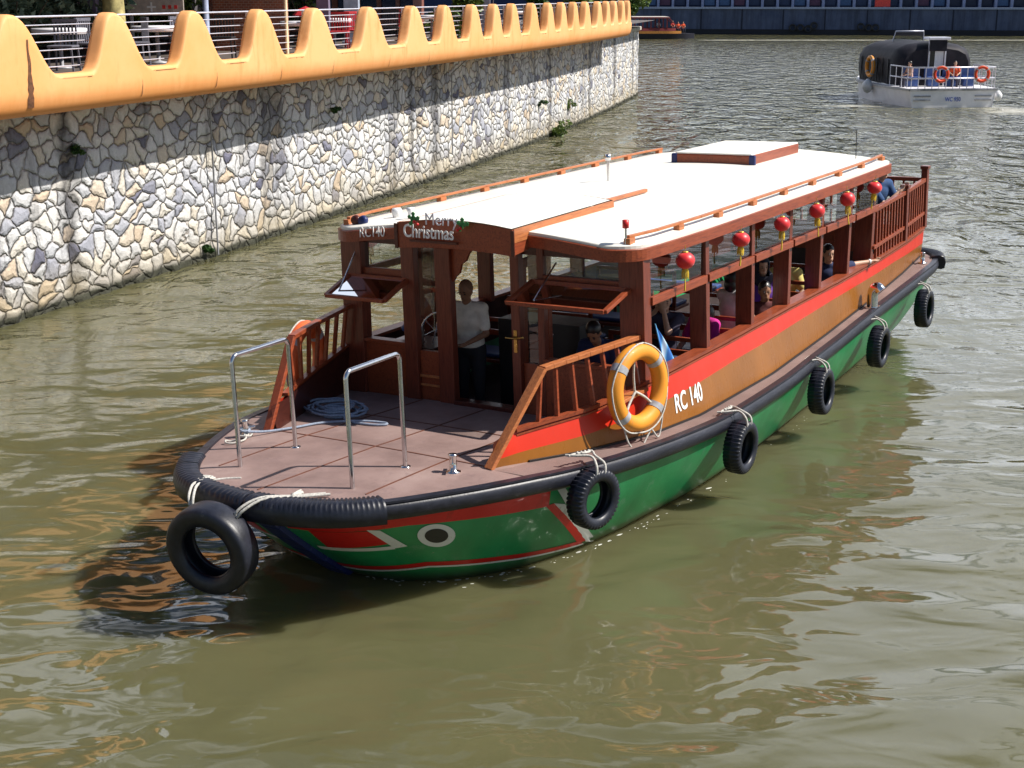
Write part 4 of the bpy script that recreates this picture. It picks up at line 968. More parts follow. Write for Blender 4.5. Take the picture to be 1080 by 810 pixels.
for i in range(95):
    s_ = .03+.62*rnd.random()**.8; w_ = cr_w = cr(WAT, s_); q_ = cr(WAT, s_+.01); d_ = rnd.expovariate(22)+.0; dx, dy = q_[0]-w_[0], q_[1]-w_[1]; L_ = math.hypot(dx, dy)
    p_ = BM @ Vector((w_[0]+dy/L_*d_, w_[1]-dx/L_*d_, 0)); r_ = rnd.uniform(.002, .009)*(1.6 if d_ < .04 else 1); el = rnd.uniform(1, 3.5); a_ = math.atan2(*(BM.to_3x3() @ Vector((dx, dy, 0)))[:2][::-1])+rnd.uniform(-.4, .4)
    pts_ = []
    for k_ in range(7): t_ = 2*math.pi*k_/7; x_, y_ = el*r_*math.cos(t_)*rnd.uniform(.7, 1.2), r_*math.sin(t_)*rnd.uniform(.7, 1.2); pts_.append((p_.x+x_*math.cos(a_)-y_*math.sin(a_), p_.y+x_*math.sin(a_)+y_*math.cos(a_), .006))
    mb.add(pts_, [tuple(range(7))])
o = mb.build('foam', simple('foam', (.6, .6, .55), .7)); tag(o, kind='stuff')
CO = [-2.84e-6, -8.8683e-4, .3872499, -16.75112672]
def wx(Y): return ((CO[0]*Y+CO[1])*Y+CO[2])*Y+CO[3]
def wp(Y, off=0, z=0):
    d = (3*CO[0]*Y+2*CO[1])*Y+CO[2]; L_ = math.sqrt(1+d*d); return Vector((wx(Y)+off/L_, Y-off*d/L_, z))
# masonry
M = Mat('rubble masonry'); uv = M.n('ShaderNodeUVMap').outputs[0]
wob = M.n('ShaderNodeTexNoise'); wob.inputs['Scale'].default_value = 2.2; wob.inputs['Detail'].default_value = 3; M.l(uv, wob.inputs['Vector'])
vm = M.n('ShaderNodeVectorMath', operation='MULTIPLY_ADD'); M.l(wob.outputs['Color'], vm.inputs[0]); vm.inputs[1].default_value = (.42, .42, .0); M.l(uv, vm.inputs[2])
wob2 = M.n('ShaderNodeTexNoise'); wob2.inputs['Scale'].default_value = .9; wob2.inputs['Detail'].default_value = 1; M.l(uv, wob2.inputs['Vector'])
vm2 = M.n('ShaderNodeVectorMath', operation='MULTIPLY_ADD'); M.l(wob2.outputs['Color'], vm2.inputs[0]); vm2.inputs[1].default_value = (.45, .45, .0); M.l(vm.outputs[0], vm2.inputs[2]); vm = vm2
mpx = M.n('ShaderNodeMapping'); mpx.inputs['Scale'].default_value = (.72, 1, 1); M.l(vm.outputs[0], mpx.inputs['Vector'])
vo = M.n('ShaderNodeTexVoronoi', feature='F1', voronoi_dimensions='2D'); vo.inputs['Scale'].default_value = 4.0; M.l(mpx.outputs[0], vo.inputs['Vector'])
ve = M.n('ShaderNodeTexVoronoi', feature='DISTANCE_TO_EDGE', voronoi_dimensions='2D'); ve.inputs['Scale'].default_value = 4.0; M.l(mpx.outputs[0], ve.inputs['Vector'])
sc_ = M.n('ShaderNodeSeparateColor'); M.l(vo.outputs['Color'], sc_.inputs[0])
stone = M.ramp(sc_.outputs[0], [(.0, (.10, .10, .15)), (.06, (.30, .31, .36)), (.25, (.46, .47, .49)), (.6, (.56, .56, .56)), (.88, (.56, .52, .45)), (1, (.48, .38, .28))])
grain = M.noise(14, 7, .75, vec=uv); stone = M.mix(.45, stone, M.ramp(grain, [(.3, (.25, .24, .23)), (.7, (.72, .70, .66))]), 'MULTIPLY')
stone = M.mix(1.0, stone, (1.48, 1.48, 1.5), 'MULTIPLY')
jw = M.n('ShaderNodeMapRange'); jw.inputs['From Min'].default_value = .01; jw.inputs['From Max'].default_value = .06; M.l(ve.outputs['Distance'], jw.inputs['Value'])
jn = M.ramp(M.noise(3, 5, .7, vec=uv), [(.38, (.09, .08, .085)), (.6, (.42, .38, .36))])
jq = M.n('ShaderNodeMapRange'); jq.inputs['From Min'].default_value = .50; jq.inputs['From Max'].default_value = .62; jq.inputs['To Max'].default_value = .75; M.l(M.noise(2.6, 5, .7, vec=uv), jq.inputs['Value'])
c_ = M.mix(M.math('MAXIMUM', jw.outputs[0], jq.outputs[0]), jn, stone)
su = M.n('ShaderNodeSeparateXYZ'); M.l(uv, su.inputs[0])
stv = M.n('ShaderNodeMapping'); stv.inputs['Scale'].default_value = (1, .12, 1); M.l(uv, stv.inputs['Vector'])
strk = M.noise(.55, 6, .72, vec=stv.outputs[0]); strk2 = M.ramp(strk, [(.53, (0, 0, 0)), (.62, (1, 1, 1))])
ero = M.noise(4, 6, .75, vec=uv)
c_ = M.mix(M.math('MULTIPLY', M.math('MULTIPLY', strk2, ero), 1.25), c_, (.05, .045, .05))
for us_, wd_ in ((26.3, .45), (42.6, .35), (44.6, .8), (58.5, .6), (66.5, .5), (73.5, .7), (80.5, .5)):
    du_ = M.math('ABSOLUTE', M.math('SUBTRACT', M.math('ADD', su.outputs['X'], M.math('MULTIPLY', wob.outputs['Fac'], .9)), us_+.45))
    ms_ = M.n('ShaderNodeMapRange'); ms_.inputs['From Min'].default_value = wd_; ms_.inputs['From Max'].default_value = wd_*.25; M.l(M.math('ADD', du_, M.math('MULTIPLY', ero, wd_*.5)), ms_.inputs['Value'])
    c_ = M.mix(M.math('MULTIPLY', ms_.outputs[0], .85), c_, (.045, .042, .045))
lowz = M.n('ShaderNodeMapRange'); lowz.inputs['From Min'].default_value = .75; lowz.inputs['From Max'].default_value = .1; M.l(M.math('ADD', su.outputs['Y'], M.math('MULTIPLY', ero, -.3)), lowz.inputs['Value'])
c_ = M.mix(M.math('MULTIPLY', lowz.outputs[0], .55), c_, (.30, .24, .13))
wl_ = M.n('ShaderNodeMapRange'); wl_.inputs['From Min'].default_value = .16; wl_.inputs['From Max'].default_value = .04; M.l(M.math('ADD', su.outputs['Y'], M.math('MULTIPLY', ero, -.12)), wl_.inputs['Value'])
c_ = M.mix(wl_.outputs[0], c_, (.035, .035, .02))
M.set(Base_Color=c_, Roughness=.85)
hh = M.math('ADD', M.math('MULTIPLY', M.ramp(ve.outputs['Distance'], [(0, (0, 0, 0)), (.10, (.7, .7, .7)), (.3, (1, 1, 1))]), .08), M.math('MULTIPLY', M.math('ADD', grain, M.math('MULTIPLY', sc_.outputs[1], 1.0)), .022))
b_ = M.n('ShaderNodeBump'); b_.inputs['Strength'].default_value = 1; b_.inputs['Distance'].default_value = 1; M.l(hh, b_.inputs['Height']); M.l(b_.outputs[0], M.p.inputs['Normal'])
masonry = M.m
concrete = simple('weathered concrete', (.38, .35, .30), .85, var=.35, scale=2.5, bump=.02)
wall = empty('stone_quay_wall', 'long curved quay wall of pale irregular rubble stones rising from the water on the left', 'wall', Matrix.Translation(wp(30)))
Wi = wall.matrix_world.inverted()
def uvgrid(name, fn, nu, nv, mat, parent):     # fn -> (pos, (u,v))
    me = bpy.data.meshes.new(name); vs_ = []; uvs = []
    for i in range(nu+1):
        for j in range(nv+1): p, q = fn(i/nu, j/nv); vs_.append(tuple(p)); uvs.append(q)
    fs = [(i*(nv+1)+j, (i+1)*(nv+1)+j, (i+1)*(nv+1)+j+1, i*(nv+1)+j+1) for i in range(nu) for j in range(nv)]
    me.from_pydata(vs_, [], fs); ul = me.uv_layers.new(name='UVMap')
    for lp_ in me.loops: ul.data[lp_.index].uv = uvs[lp_.vertex_index]
    me.materials.append(mat); me.polygons.foreach_set('use_smooth', [True]*len(fs)); o = bpy.data.objects.new(name, me); col.objects.link(o); o.parent = parent; return o
def masonf(u, v):
    Y = 6+72.4*u; z = -1+4.43*v; s = Y*1.06; nz = noise.noise(Vector((s*1.7, z*1.7, 0)))*.045+noise.noise(Vector((s*5, z*5, 3)))*.025
    return Wi @ wp(Y, nz+(.10 if z < .25 else 0)*(noise.noise(Vector((s*3, 0, 0)))*.8+.2), z), (s, z)
uvgrid('stone_face', masonf, 700, 34, masonry, wall)
eW = wp(78.4); uvgrid('stone_end', lambda u, v: (Wi @ Vector((eW.x-40*u, eW.y+4*u, -1+4.43*v)), (u*40+200, -1+4.43*v)), 60, 10, masonry, wall)
mb = MB()
pr = [(-.6, 3.40), (.09, 3.40), (.12, 3.43), (.12, 3.57), (.08, 3.6), (-.6, 3.6)]
N = 60; vs_ = [Wi @ wp(66+12.6*i/N, o_, z) for i in range(N+1) for o_, z in pr]
mb.add(vs_, [(i*6+j, (i+1)*6+j, (i+1)*6+(j+1) % 6, i*6+(j+1) % 6) for i in range(N) for j in range(6)]+[tuple(range(6)), tuple(range(N*6, N*6+6))]); mb.build('coping', concrete, wall)
mb = MB()
for Y, z1, kk in ((29.1, .05, 0), (43.0, .6, 1)):
    p = [Wi @ (wp(Y, .75, 3.5)), Wi @ wp(Y+.2, .12, 3.0), Wi @ wp(Y+.25, .10, z1)]; mb.tube(p, .02, 6)
mb.build('drain_pipe', m['grey'], wall)
# wave shaped parapet
CR = [9.6, 12.1, 14.6, 17.1, 19.6, 22.14, 24.63, 27.03, 29.49, 31.87, 34.66, 37.33, 39.64, 41.91, 43.91, 45.76, 47.98, 50.07, 51.94, 53.79, 55.79, 58.12, 59.91, 61.62, 63.52, 65.06]
def topz(Y):
    best = 0
    for i, c in enumerate(CR):
        sp = (CR[min(i+1, len(CR)-1)]-CR[max(i-1, 0)])/(2 if 0 < i < len(CR)-1 else 1)
        x = abs(Y-c)/(sp*(.29 if Y < c else .44))
        if x < 1: best = max(best, .5*(1+math.cos(math.pi*x**1.25)))**1.0
    return 4.08+.92*best**1.45
M = Mat('orange parapet render'); f = M.noise(.5, 7, .65, coord='Object'); g = M.noise(2.2, 7, .72, stretch=(1, 1, .18))
a_ = M.ramp(f, [(.3, (.80, .36, .115)), (.6, (.86, .44, .18))])
c2 = M.mix(M.math('MULTIPLY', M.ramp(g, [(.55, (0, 0, 0)), (.75, (1, 1, 1))]), .8), a_, (.60, .20, .035))
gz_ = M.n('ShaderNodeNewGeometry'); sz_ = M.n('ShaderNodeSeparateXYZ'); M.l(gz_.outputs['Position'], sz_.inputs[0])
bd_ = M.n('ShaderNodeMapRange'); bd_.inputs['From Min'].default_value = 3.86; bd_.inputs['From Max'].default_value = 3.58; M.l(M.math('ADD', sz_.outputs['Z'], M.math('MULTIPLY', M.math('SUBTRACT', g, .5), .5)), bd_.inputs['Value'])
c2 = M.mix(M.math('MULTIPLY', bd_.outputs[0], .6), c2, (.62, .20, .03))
gr_ = M.noise(7, 8, .8); c2 = M.mix(M.math('MULTIPLY', M.ramp(gr_, [(.60, (0, 0, 0)), (.72, (1, 1, 1))]), .30), c2, (.42, .20, .07))
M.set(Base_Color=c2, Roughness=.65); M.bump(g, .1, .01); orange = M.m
par = empty('wave_parapet', 'orange rendered parapet with a wave shaped top running along the stone quay wall', 'parapet', Matrix.Translation(wp(30, .9, 3.4)))
Pi = par.matrix_world.inverted()
ys = [8.6+.07*i for i in range(861)]; ys = [y for y in ys if y < 65.8]; vs_ = []
for Y in ys:
    T = topz(Y); p = [(-.1, 3.415), (.5, 3.42), (.70, 3.44), (.80, 3.50), (.86, 3.60), (.895, 3.75), (.90, 3.9)]
    p += [(.90, 3.9+(T-.07-3.9)*k_/4) for k_ in range(1, 5)]; p += [(.885, T-.03), (.85, T-.004), (.80, T), (.70, T), (.66, T-.004), (.635, T-.03), (.62, T-.07), (.62, 3.95), (.5, 3.92), (-.1, 3.92)]
    vs_ += [Pi @ wp(Y, q[0]+(.4 if q[0] > .45 else 0), q[1]+.03*(q[1] < 4)) for q in p]
k = 21
mb = MB(); mb.add(vs_, [(i*k+j, (i+1)*k+j, (i+1)*k+j+1, i*k+j+1) for i in range(len(ys)-1) for j in range(k-1)]+[tuple(range(k)), tuple(range((len(ys)-1)*k, len(ys)*k))], 0, True)
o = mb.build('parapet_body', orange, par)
# dark cracks and rust stains (thin raised slivers)
rust = simple('rust stain', (.13, .05, .02), .8, var=.5, scale=20)
mb = MB()
def sliver(Y, z0, z1, w0, w1, off=.906):
    n_ = 14; pts = []
    for i in range(n_+1):
        t = i/n_; z = z0+(z1-z0)*t; o_ = off-(.0 if z > 3.9 else (3.9-z)**2*.38 if z > 3.6 else .034+(3.6-z)*.55); w = (w0+(w1-w0)*t)*(.6+.6*abs(noise.noise(Vector((Y*3, z*9, 0)))*1.5)); dx = .03*noise.noise(Vector((Y, z*4, 2)))
        pts += [Pi @ wp(Y-w+dx, o_+.4, z+.03), Pi @ wp(Y+w+dx, o_+.4, z+.03)]
    mb.add(pts, [(2*i, 2*i+1, 2*i+3, 2*i+2) for i in range(n_)])
sliver(22.45, 4.6, 3.58, .02, .085)
for Y in (25.3, 27.7, 30.2, 32.6, 35.7, 38.3, 46.6): sliver(Y, 3.85, 3.56, .002, .012)
mb.build('rust_stain', rust, par)
# railing between the crests
rail = empty('terrace_railing', 'steel railing of thin horizontal bars behind the wave parapet openings', 'railing', Matrix.Translation(wp(30, .5, 4.0)))
Ri = rail.matrix_world.inverted()
for c0, c1 in zip(CR, CR[1:]):
    mb = MB()
    for z in (4.17, 4.30, 4.43, 4.56, 4.69, 4.82, 4.95):
        mb.tube([Ri @ wp(c0+(c1-c0)*i/4, .93, z) for i in range(5)], .010 if z < 4.9 else .018, 6)
    mb.bar(Ri @ wp(c1+.03, .93, 4.0), Ri @ wp(c1+.03, .93, 4.95), .02, .04, up=(1, 0, 0)); mb.build('rail_panel', m['galv'], rail)
# terrace slab
mb = MB(); vs_ = []
for i in range(61): Y = 6+72*i/60; vs_ += [wp(Y, .9, 3.93), wp(Y, -.6, 3.93), wp(Y, -30, 3.93)]
mb.add(vs_, [(i*3+j, (i+1)*3+j, (i+1)*3+j+1, i*3+j+1) for i in range(60) for j in (0, 1)]); o = mb.build('pavement', simple('terrace paving', (.10, .08, .07), .7)); tag(o, kind='structure')
def X(px, Y, z=4.5): return (px-540)/1500*(Y*.9643-(z-CAM_H)*.2649)
darkcloth = simple('restaurant wall render', (.10, .085, .08), .8); darkglass = Mat('dark shop glass'); darkglass.set(Base_Color=(.012, .014, .02, 1), Roughness=.08); darkglass = darkglass.m
# restaurant row behind the terrace
for i, (Y0, Y1, hh_, cc, lab) in enumerate(((7, 24, 9.5, (.16, .12, .10), 'dark brown restaurant building behind the near end of the terrace'), (24.2, 45, 8.2, (.10, .09, .10), 'dark grey restaurant building behind the middle of the terrace'), (45.2, 68, 8.8, (.20, .07, .05), 'dark red restaurant building behind the far end of the terrace'))):
    rb = empty('restaurant', lab, 'building', Matrix.Translation(wp((Y0+Y1)/2, -9, 3.93)), 'restaurants along the terrace'); Bi = rb.matrix_world.inverted(); wm = simple('restaurant wall %d' % i, cc, .8)
    mb = MB(); n_ = 10; vs_ = []
    for k_ in range(n_+1):
        Y = Y0+(Y1-Y0)*k_/n_; vs_ += [Bi @ wp(Y, -9, 3.9), Bi @ wp(Y, -9, hh_), Bi @ wp(Y, -17, hh_), Bi @ wp(Y, -17, 3.9)]
    mb.add(vs_, [(k_*4+j, k_*4+4+j, k_*4+5+j, k_*4+1+j) for k_ in range(n_) for j in range(3)]+[(0, 1, 2, 3), (n_*4, n_*4+1, n_*4+2, n_*4+3)]); mb.build('wall', wm, rb)
    k_ = 0; Y = Y0+.8
    while Y+2 < Y1:
        mb = MB(); a0, a1 = Bi @ wp(Y, -8.97, 4.2), Bi @ wp(Y+1.9, -8.97, 4.2); mb.add([a0, a1, a1+Vector((0, 0, 2.3)), a0+Vector((0, 0, 2.3))], [(0, 1, 2, 3)]); mb.build('shop_window', darkglass, rb)
        mb = MB(); a0, a1 = Bi @ wp(Y+.3, -8.97, 7.2), Bi @ wp(Y+1.5, -8.97, 7.2); mb.add([a0, a1, a1+Vector((0, 0, .8)), a0+Vector((0, 0, .8))], [(0, 1, 2, 3)]); mb.build('window', darkglass, rb)
        Y += 2.6
    mb = MB(); vs_ = []
    for k_ in range(n_+1): Y = Y0+(Y1-Y0)*k_/n_; vs_ += [Bi @ wp(Y, -.9, 6.5), Bi @ wp(Y, -9, 7.0), Bi @ wp(Y, -9, 6.9), Bi @ wp(Y, -.9, 6.4)]
    mb.add(vs_, [(k_*4+j, k_*4+4+j, k_*4+4+(j+1) % 4, k_*4+(j+1) % 4) for k_ in range(n_) for j in range(4)]); mb.build('canopy', simple('canopy %d' % i, ((.05, .05, .06), (.04, .04, .05), (.10, .02, .02))[i], .8), rb)  # unseen canopy, added and sized to keep the terrace in shade
# posts on the terrace
def col_post(px, Y, r, mat, label, cat='post', z0=3.93, z1=7.2, name='terrace_post', square=False):
    x = X(px, Y, 4.9); mb = MB()
    if square: mb.box(-r, r, -r, r, 0, z1-z0); mb.box(-r*1.3, r*1.3, -r*1.3, r*1.3, 0, .12); mb.box(-r*1.2, r*1.2, -r*1.2, r*1.2, z1-z0-.12, z1-z0)
    else: mb.lathe([(0, 0), (r*1.6, 0), (r*1.6, .05), (r, .08), (r, z1-z0-.05), (r*1.3, z1-z0), (0, z1-z0)], None, 14)
    o = mb.build(name, mat, None, Matrix.Translation((x, Y, z0)), bevel=.01 if square else 0); tag(o, label, cat); return o
purple = simple('purple grey paint', (.16, .13, .20), .6)
col_post(97, 31, .13, purple, 'square purple grey pillar on the terrace behind the first parapet opening', square=True)
col_post(217, 33, .07, simple('blue grey post paint', (.28, .32, .45), .5), 'slim blue grey post beside the brick pier')
col_post(301.5, 30.9, .035, simple('cream pole paint', (.72, .55, .35), .6), 'thin cream pole standing in the fourth parapet opening', z1=6.8)
col_post(341, 38, .16, purple, 'square grey pillar behind the fifth wave crest of the parapet', square=True)
col_post(512, 52, .17, simple('light grey column', (.30, .32, .40), .6), 'light grey column far along the terrace', square=True)
col_post(371, 40, .2, simple('pale blue column', (.35, .4, .5), .6), 'pale blue grey column behind the fifth parapet opening', square=True)
# brick pier
M = Mat('red brick'); br = M.n('ShaderNodeTexBrick'); br.inputs['Scale'].default_value = 4.2; br.inputs['Color1'].default_value = (.30, .085, .04, 1); br.inputs['Color2'].default_value = (.20, .06, .035, 1); br.inputs['Mortar'].default_value = (.34, .26, .2, 1)
q = M.n('ShaderNodeTexCoord'); rt = M.n('ShaderNodeMapping'); rt.inputs['Rotation'].default_value = (R(90), 0, 0); M.l(q.outputs['Object'], rt.inputs['Vector']); M.l(rt.outputs[0], br.inputs['Vector']); M.set(Base_Color=br.outputs['Color'], Roughness=.85)
mb = MB(); xa, xb = X(224, 36, 4.9), X(300, 36, 4.9); mb.box(0, xb-xa, 0, .6, 0, 2.6); o = mb.build('brick_pier', M.m, None, Matrix.Translation((xa, 36, 3.93)), bevel=.01); tag(o, 'broad red brick pier on the terrace between the blue grey post and the cream pole', 'pier')
# trees and shrubs
def leafmat(n, c1, c2):
    M = Mat(n); oi = M.n('ShaderNodeNewGeometry'); M.set(Base_Color=M.ramp(oi.outputs['Random Per Island'], [(0, c1), (1, c2)]), Roughness=.5); return M.m
leafA = leafmat('dark broad leaves', (.015, .05, .012), (.06, .14, .03)); leafB = leafmat('yellow green leaves', (.05, .11, .02), (.20, .28, .05)); leafC = leafmat('grey green fronds', (.05, .09, .06), (.18, .24, .16))
bark = simple('pale mottled bark', (.40, .34, .14), .8, var=.5, scale=6, bump=.02); barkd = simple('dark bark', (.07, .05, .035), .9, var=.4, scale=8, bump=.02)
def crown(n, cx, cy, cz, rx, ry, rz, size, seed, clumps=9, long_=1.):
    rnd = random.Random(seed); mb = MB(); C = [(rnd.gauss(0, .42), rnd.gauss(0, .42), rnd.gauss(0, .38), rnd.uniform(.3, .55)) for _ in range(clumps)]
    vs_ = []; fs = []
    for _ in range(n):
        c = rnd.choice(C); d = Vector((rnd.gauss(0, 1), rnd.gauss(0, 1), rnd.gauss(0, 1))).normalized()*c[3]*rnd.uniform(.5, 1)**.5
        p = Vector((cx+(c[0]+d.x)*rx, cy+(c[1]+d.y)*ry, cz+(c[2]+d.z)*rz)); u = Vector((rnd.gauss(0, 1), rnd.gauss(0, 1), rnd.gauss(0, .6))).normalized(); w = u.cross(Vector((rnd.gauss(0, 1), rnd.gauss(0, 1), rnd.gauss(0, 1)))).normalized(); s_ = size*rnd.uniform(.6, 1.3)
        o = len(vs_); vs_ += [p-u*s_*long_, p+w*s_*.45, p+u*s_*long_, p-w*s_*.45]; fs.append((o, o+1, o+2, o+3))
    return mb.add(vs_, fs)
def plant(name, label, cat, px, Y, h, r, leaf, n, seed, size=.12, tr=.06, th=None, barkm=None, z0=3.93, group=None, x=None):
    x = X(px, Y, 4.9) if x is None else x; root = empty(name, label, cat, Matrix.Translation((x, Y, z0)), group); th = th if th is not None else h*.5
    mb = MB(); rnd = random.Random(seed)
    mb.tube([(0, 0, 0), (rnd.uniform(-.05, .05), 0, th*.5), (rnd.uniform(-.1, .1), rnd.uniform(-.1, .1), th), (0, 0, h*.8)], [tr, tr*.85, tr*.7, tr*.3], 10)
    for k_ in range(6): a = k_*1.05; mb.tube([(0, 0, th*.8), (r*.35*math.cos(a), r*.35*math.sin(a), th+(h-th)*.3), (r*.7*math.cos(a), r*.7*math.sin(a), th+(h-th)*.6)], [tr*.5, tr*.35, tr*.15], 6)
    mb.build('trunk', barkm or barkd, root); crown(n, 0, 0, (h+th)/2, r, r, (h-th)/2*1.1, size, seed).build('crown', leaf, root, fixn=False); return root
plant('bush', 'dark leafy bush at the left edge of the photo behind the first wave crest', 'bush', 10, 29, 1.9, 1.1, leafC, 2600, 1, .10, th=.2)
plant('bush', 'grey green bush left of the purple pillar behind the white table', 'bush', 62, 31, 1.9, 1.1, leafC, 2600, 2, .10, th=.2)
plant('tree', 'tree with a pale yellow mottled trunk just right of the purple pillar', 'tree', 121, 30, 5.8, 1.8, leafB, 5000, 3, .14, tr=.24, th=3.6, barkm=bark)
plant('potted_plant', 'yellow green shrub behind the white sign board', 'shrub', 160, 38, 2.0, 1.2, leafB, 1800, 4, .12, th=.3)
plant('potted_plant', 'green shrub just right of the cream pole', 'shrub', 318, 41, 2.3, .9, leafA, 1500, 5, .12, th=.4)
plant('shrub', 'small green shrub at the far end of the parapet', 'shrub', 662, 70, 1.6, .9, leafB, 1500, 6, .12, th=.2)
for i, (px, Y, lab) in enumerate(((486, 47, 'small palm growing behind the middle crests of the parapet'), (570, 58, 'small palm growing behind the far crests of the parapet'), (606, 62, 'leafy shrub behind the far crests of the parapet'), (632, 66, 'low shrub near the far end of the terrace'))):
    plant('shrub', lab, 'shrub', px, Y, 1.6, .8, leafA if i % 2 else leafB, 900, 20+i, .13, th=.3)
for i, (x, Y, h_, lab) in enumerate(((-24, 22, 13, 'tall tree behind the near restaurants, outside the left edge'), (-22, 36, 12, 'tall tree behind the middle restaurants'), (-14, 60, 12, 'tall tree behind the far restaurants'))):
    plant('tree', lab, 'tree', 0, Y, h_, 4.2, leafA, 5000, 40+i, .3, tr=.35, th=5, x=x)
# plants rooted in the wall
for i, (px, py, Y, r) in enumerate(((578, 138, 55.4, .55), (97, 157, 25.0, .14), (352, 116, 35.0, .16), (600, 112, 58.2, .3), (555, 108, 53.5, .22), (213, 262, 29.0, .16))):
    z = CAM_H+0; d = (px-540)/1500; 
    # intersect the pixel height with the wall at this station
    F = None; zz_ = 2.0
    for _ in range(30):
        p = wp(Y, .05, zz_); dz = zz_-CAM_H; Fd = p.y*.9643-dz*.2649; U = p.y*.2649+dz*.9643; yy = 405-1500*U/Fd; zz_ += (yy-py)/1500*Fd
    o = crown(int(260+500*r), 0, 0, 0, r, r*.7, r*.7, .035+.06*r, 60+i, 5).build('wall_plant', leafB if i in (0, 3) else leafA, None, Matrix.Translation(wp(Y, .12, zz_)), fixn=False)
    tag(o, ['round green bush growing at the waterline of the stone wall near its far end', 'small green tuft in the shaded stones below the first parapet opening', 'small green tuft in the shaded stones halfway along the wall', 'green weeds on the sunlit stones near the far end of the wall', 'thin green weeds beside the dark drain stain on the stone wall', 'green tuft near the waterline below the second parapet opening'][i], 'plant')
# tables and chairs
wcl = simple('white table cloth', (.75, .74, .78), .7, var=.05); chm = simple('grey wicker', (.12, .12, .15), .7, var=.3, scale=30); redm = simple('red fabric', (.45, .02, .03), .7)
def table(px, Y, label, r=.5, h=.74, mat=None):
    x = X(px, Y, 4.7); o = empty('table', label, 'table', Matrix.Translation((x, Y, 3.93)), 'tables on the terrace')
    MB().lathe([(0, h), (r, h), (r+.01, h-.03), (r*.98, h-.10), (r*.96, h-.11), (r*.97, h-.02), (0, h-.02)], None, 28).build('table_top', mat or wcl, o)
    MB().lathe([(0, 0), (.22, 0), (.22, .03), (.04, .06), (.04, h-.03), (0, h-.03)], None, 14).build('leg', m['grey'], o); return o
def chair(px, Y, rz, label, mat=None):
    x = X(px, Y, 4.5); o = empty('chair', label, 'chair', Matrix.Translation((x, Y, 3.93)) @ Matrix.Rotation(R(rz), 4, 'Z'), 'chairs on the terrace'); mat = mat or chm
    mb = MB(); mb.box(-.23, .23, -.23, .23, .42, .46); mb.build('seat', mat, o, bevel=.01)
    mb = MB()
    for i in range(7): mb.box(-.22+.066*i, -.19+.066*i, .20, .225, .46, .9)
    mb.box(-.23, .23, .19, .235, .86, .92); mb.build('backrest', mat, o)
    for sx2 in (-.2, .2):
        for sy2 in (-.2, .2): mb = MB(); mb.bar((sx2, sy2, .42), (sx2*1.1, sy2*1.1, 0), .03, .03, up=(1, 0, 0)); mb.build('leg', mat, o)
    return o
TB = [(62, 27.5, 'white topped table behind the first parapet opening'), (165, 29.5, 'white topped table behind the second parapet opening'), (318, 34.5, 'white topped table just right of the cream pole'), (455, 44, 'white table below the middle crests, seventh opening'), (486, 47.0, 'white topped table behind the opening after the seventh crest'), (545, 54, 'white topped table far along the terrace'), (352, 38.5, 'white topped table behind the sixth crest')]
for px, Y, lab in TB: table(px, Y, lab)
for px, Y, rz, lab, mt in ((66, 26.6, 0, 'pale wicker chair in front of the first white table', chm), (98, 28.0, 70, 'pale wicker chair beside the first white table', chm), (142, 28.7, -60, 'pale wicker chair left of the second white table', chm), (196, 29.8, 60, 'pale wicker chair right of the second white table', chm), (235, 32.0, 0, 'dark chair in the third parapet opening', m['black']), (330, 33.8, 0, 'red chair beside the cream pole table', redm), (358, 36.8, 0, 'red chair in the fifth parapet opening', redm), (376, 38.2, 40, 'second red chair in the fifth parapet opening', redm), (412, 41.5, 0, 'dark chair in the sixth parapet opening', m['black']), (428, 42.5, 0, 'dark red chair in the sixth parapet opening', redm)):
    chair(px, Y, rz, lab, mt)
# red umbrella, sign board
mb = MB(); xs = X(134, 32.5, 5.0); mb.box(0, 1.25, 0, .05, 0, .34); sb = mb.build('sign_board', simple('faded sign board', (.42, .36, .32), .6), None, Matrix.Translation((xs, 32.5, 4.83)), bevel=.01); tag(sb, 'faded white sign board with small red and white marks right of the yellow trunk', 'sign')
mb = MB()
for i in range(3): mb.box(.78+.13*i, .85+.13*i, -.008, -.002, .14, .22)
mb.build('red_mark', m['berry'], sb)
mb = MB(); mb.box(.52, .56, -.008, -.002, .08, .28); mb.box(.44, .64, -.012, -.009, .16, .20); mb.build('white_mark', m['white'], sb)
mb = MB()
for x in (.08, 1.17): mb.box(x-.03, x+.03, .01, .05, -.9, 0)
mb.build('leg', m['grey'], sb)
for px, Y, lab in ((322, 37, 'red parasol right of the cream pole'), (560, 60, 'red parasol near the far end of the terrace'), (520, 53, 'dark red parasol behind the middle of the parapet')):
    x = X(px, Y, 5.1); o = empty('parasol', lab, 'parasol', Matrix.Translation((x, Y, 3.93)))
    MB().tube([(0, 0, 0), (0, 0, 2.2 if px > 500 else 1.05)], .025, 8).build('pole', m['grey'], o); MB().lathe([(1.2, 1.75), (.6, 2.05), (0, 2.25), (0, 2.22), (.6, 2.02), (1.2, 1.72)] if px > 500 else [(.34, .84), (.2, .98), (0, 1.06), (0, 1.03), (.2, .95), (.34, .81)], None, 8, smooth=False).build('canopy', redm, o)
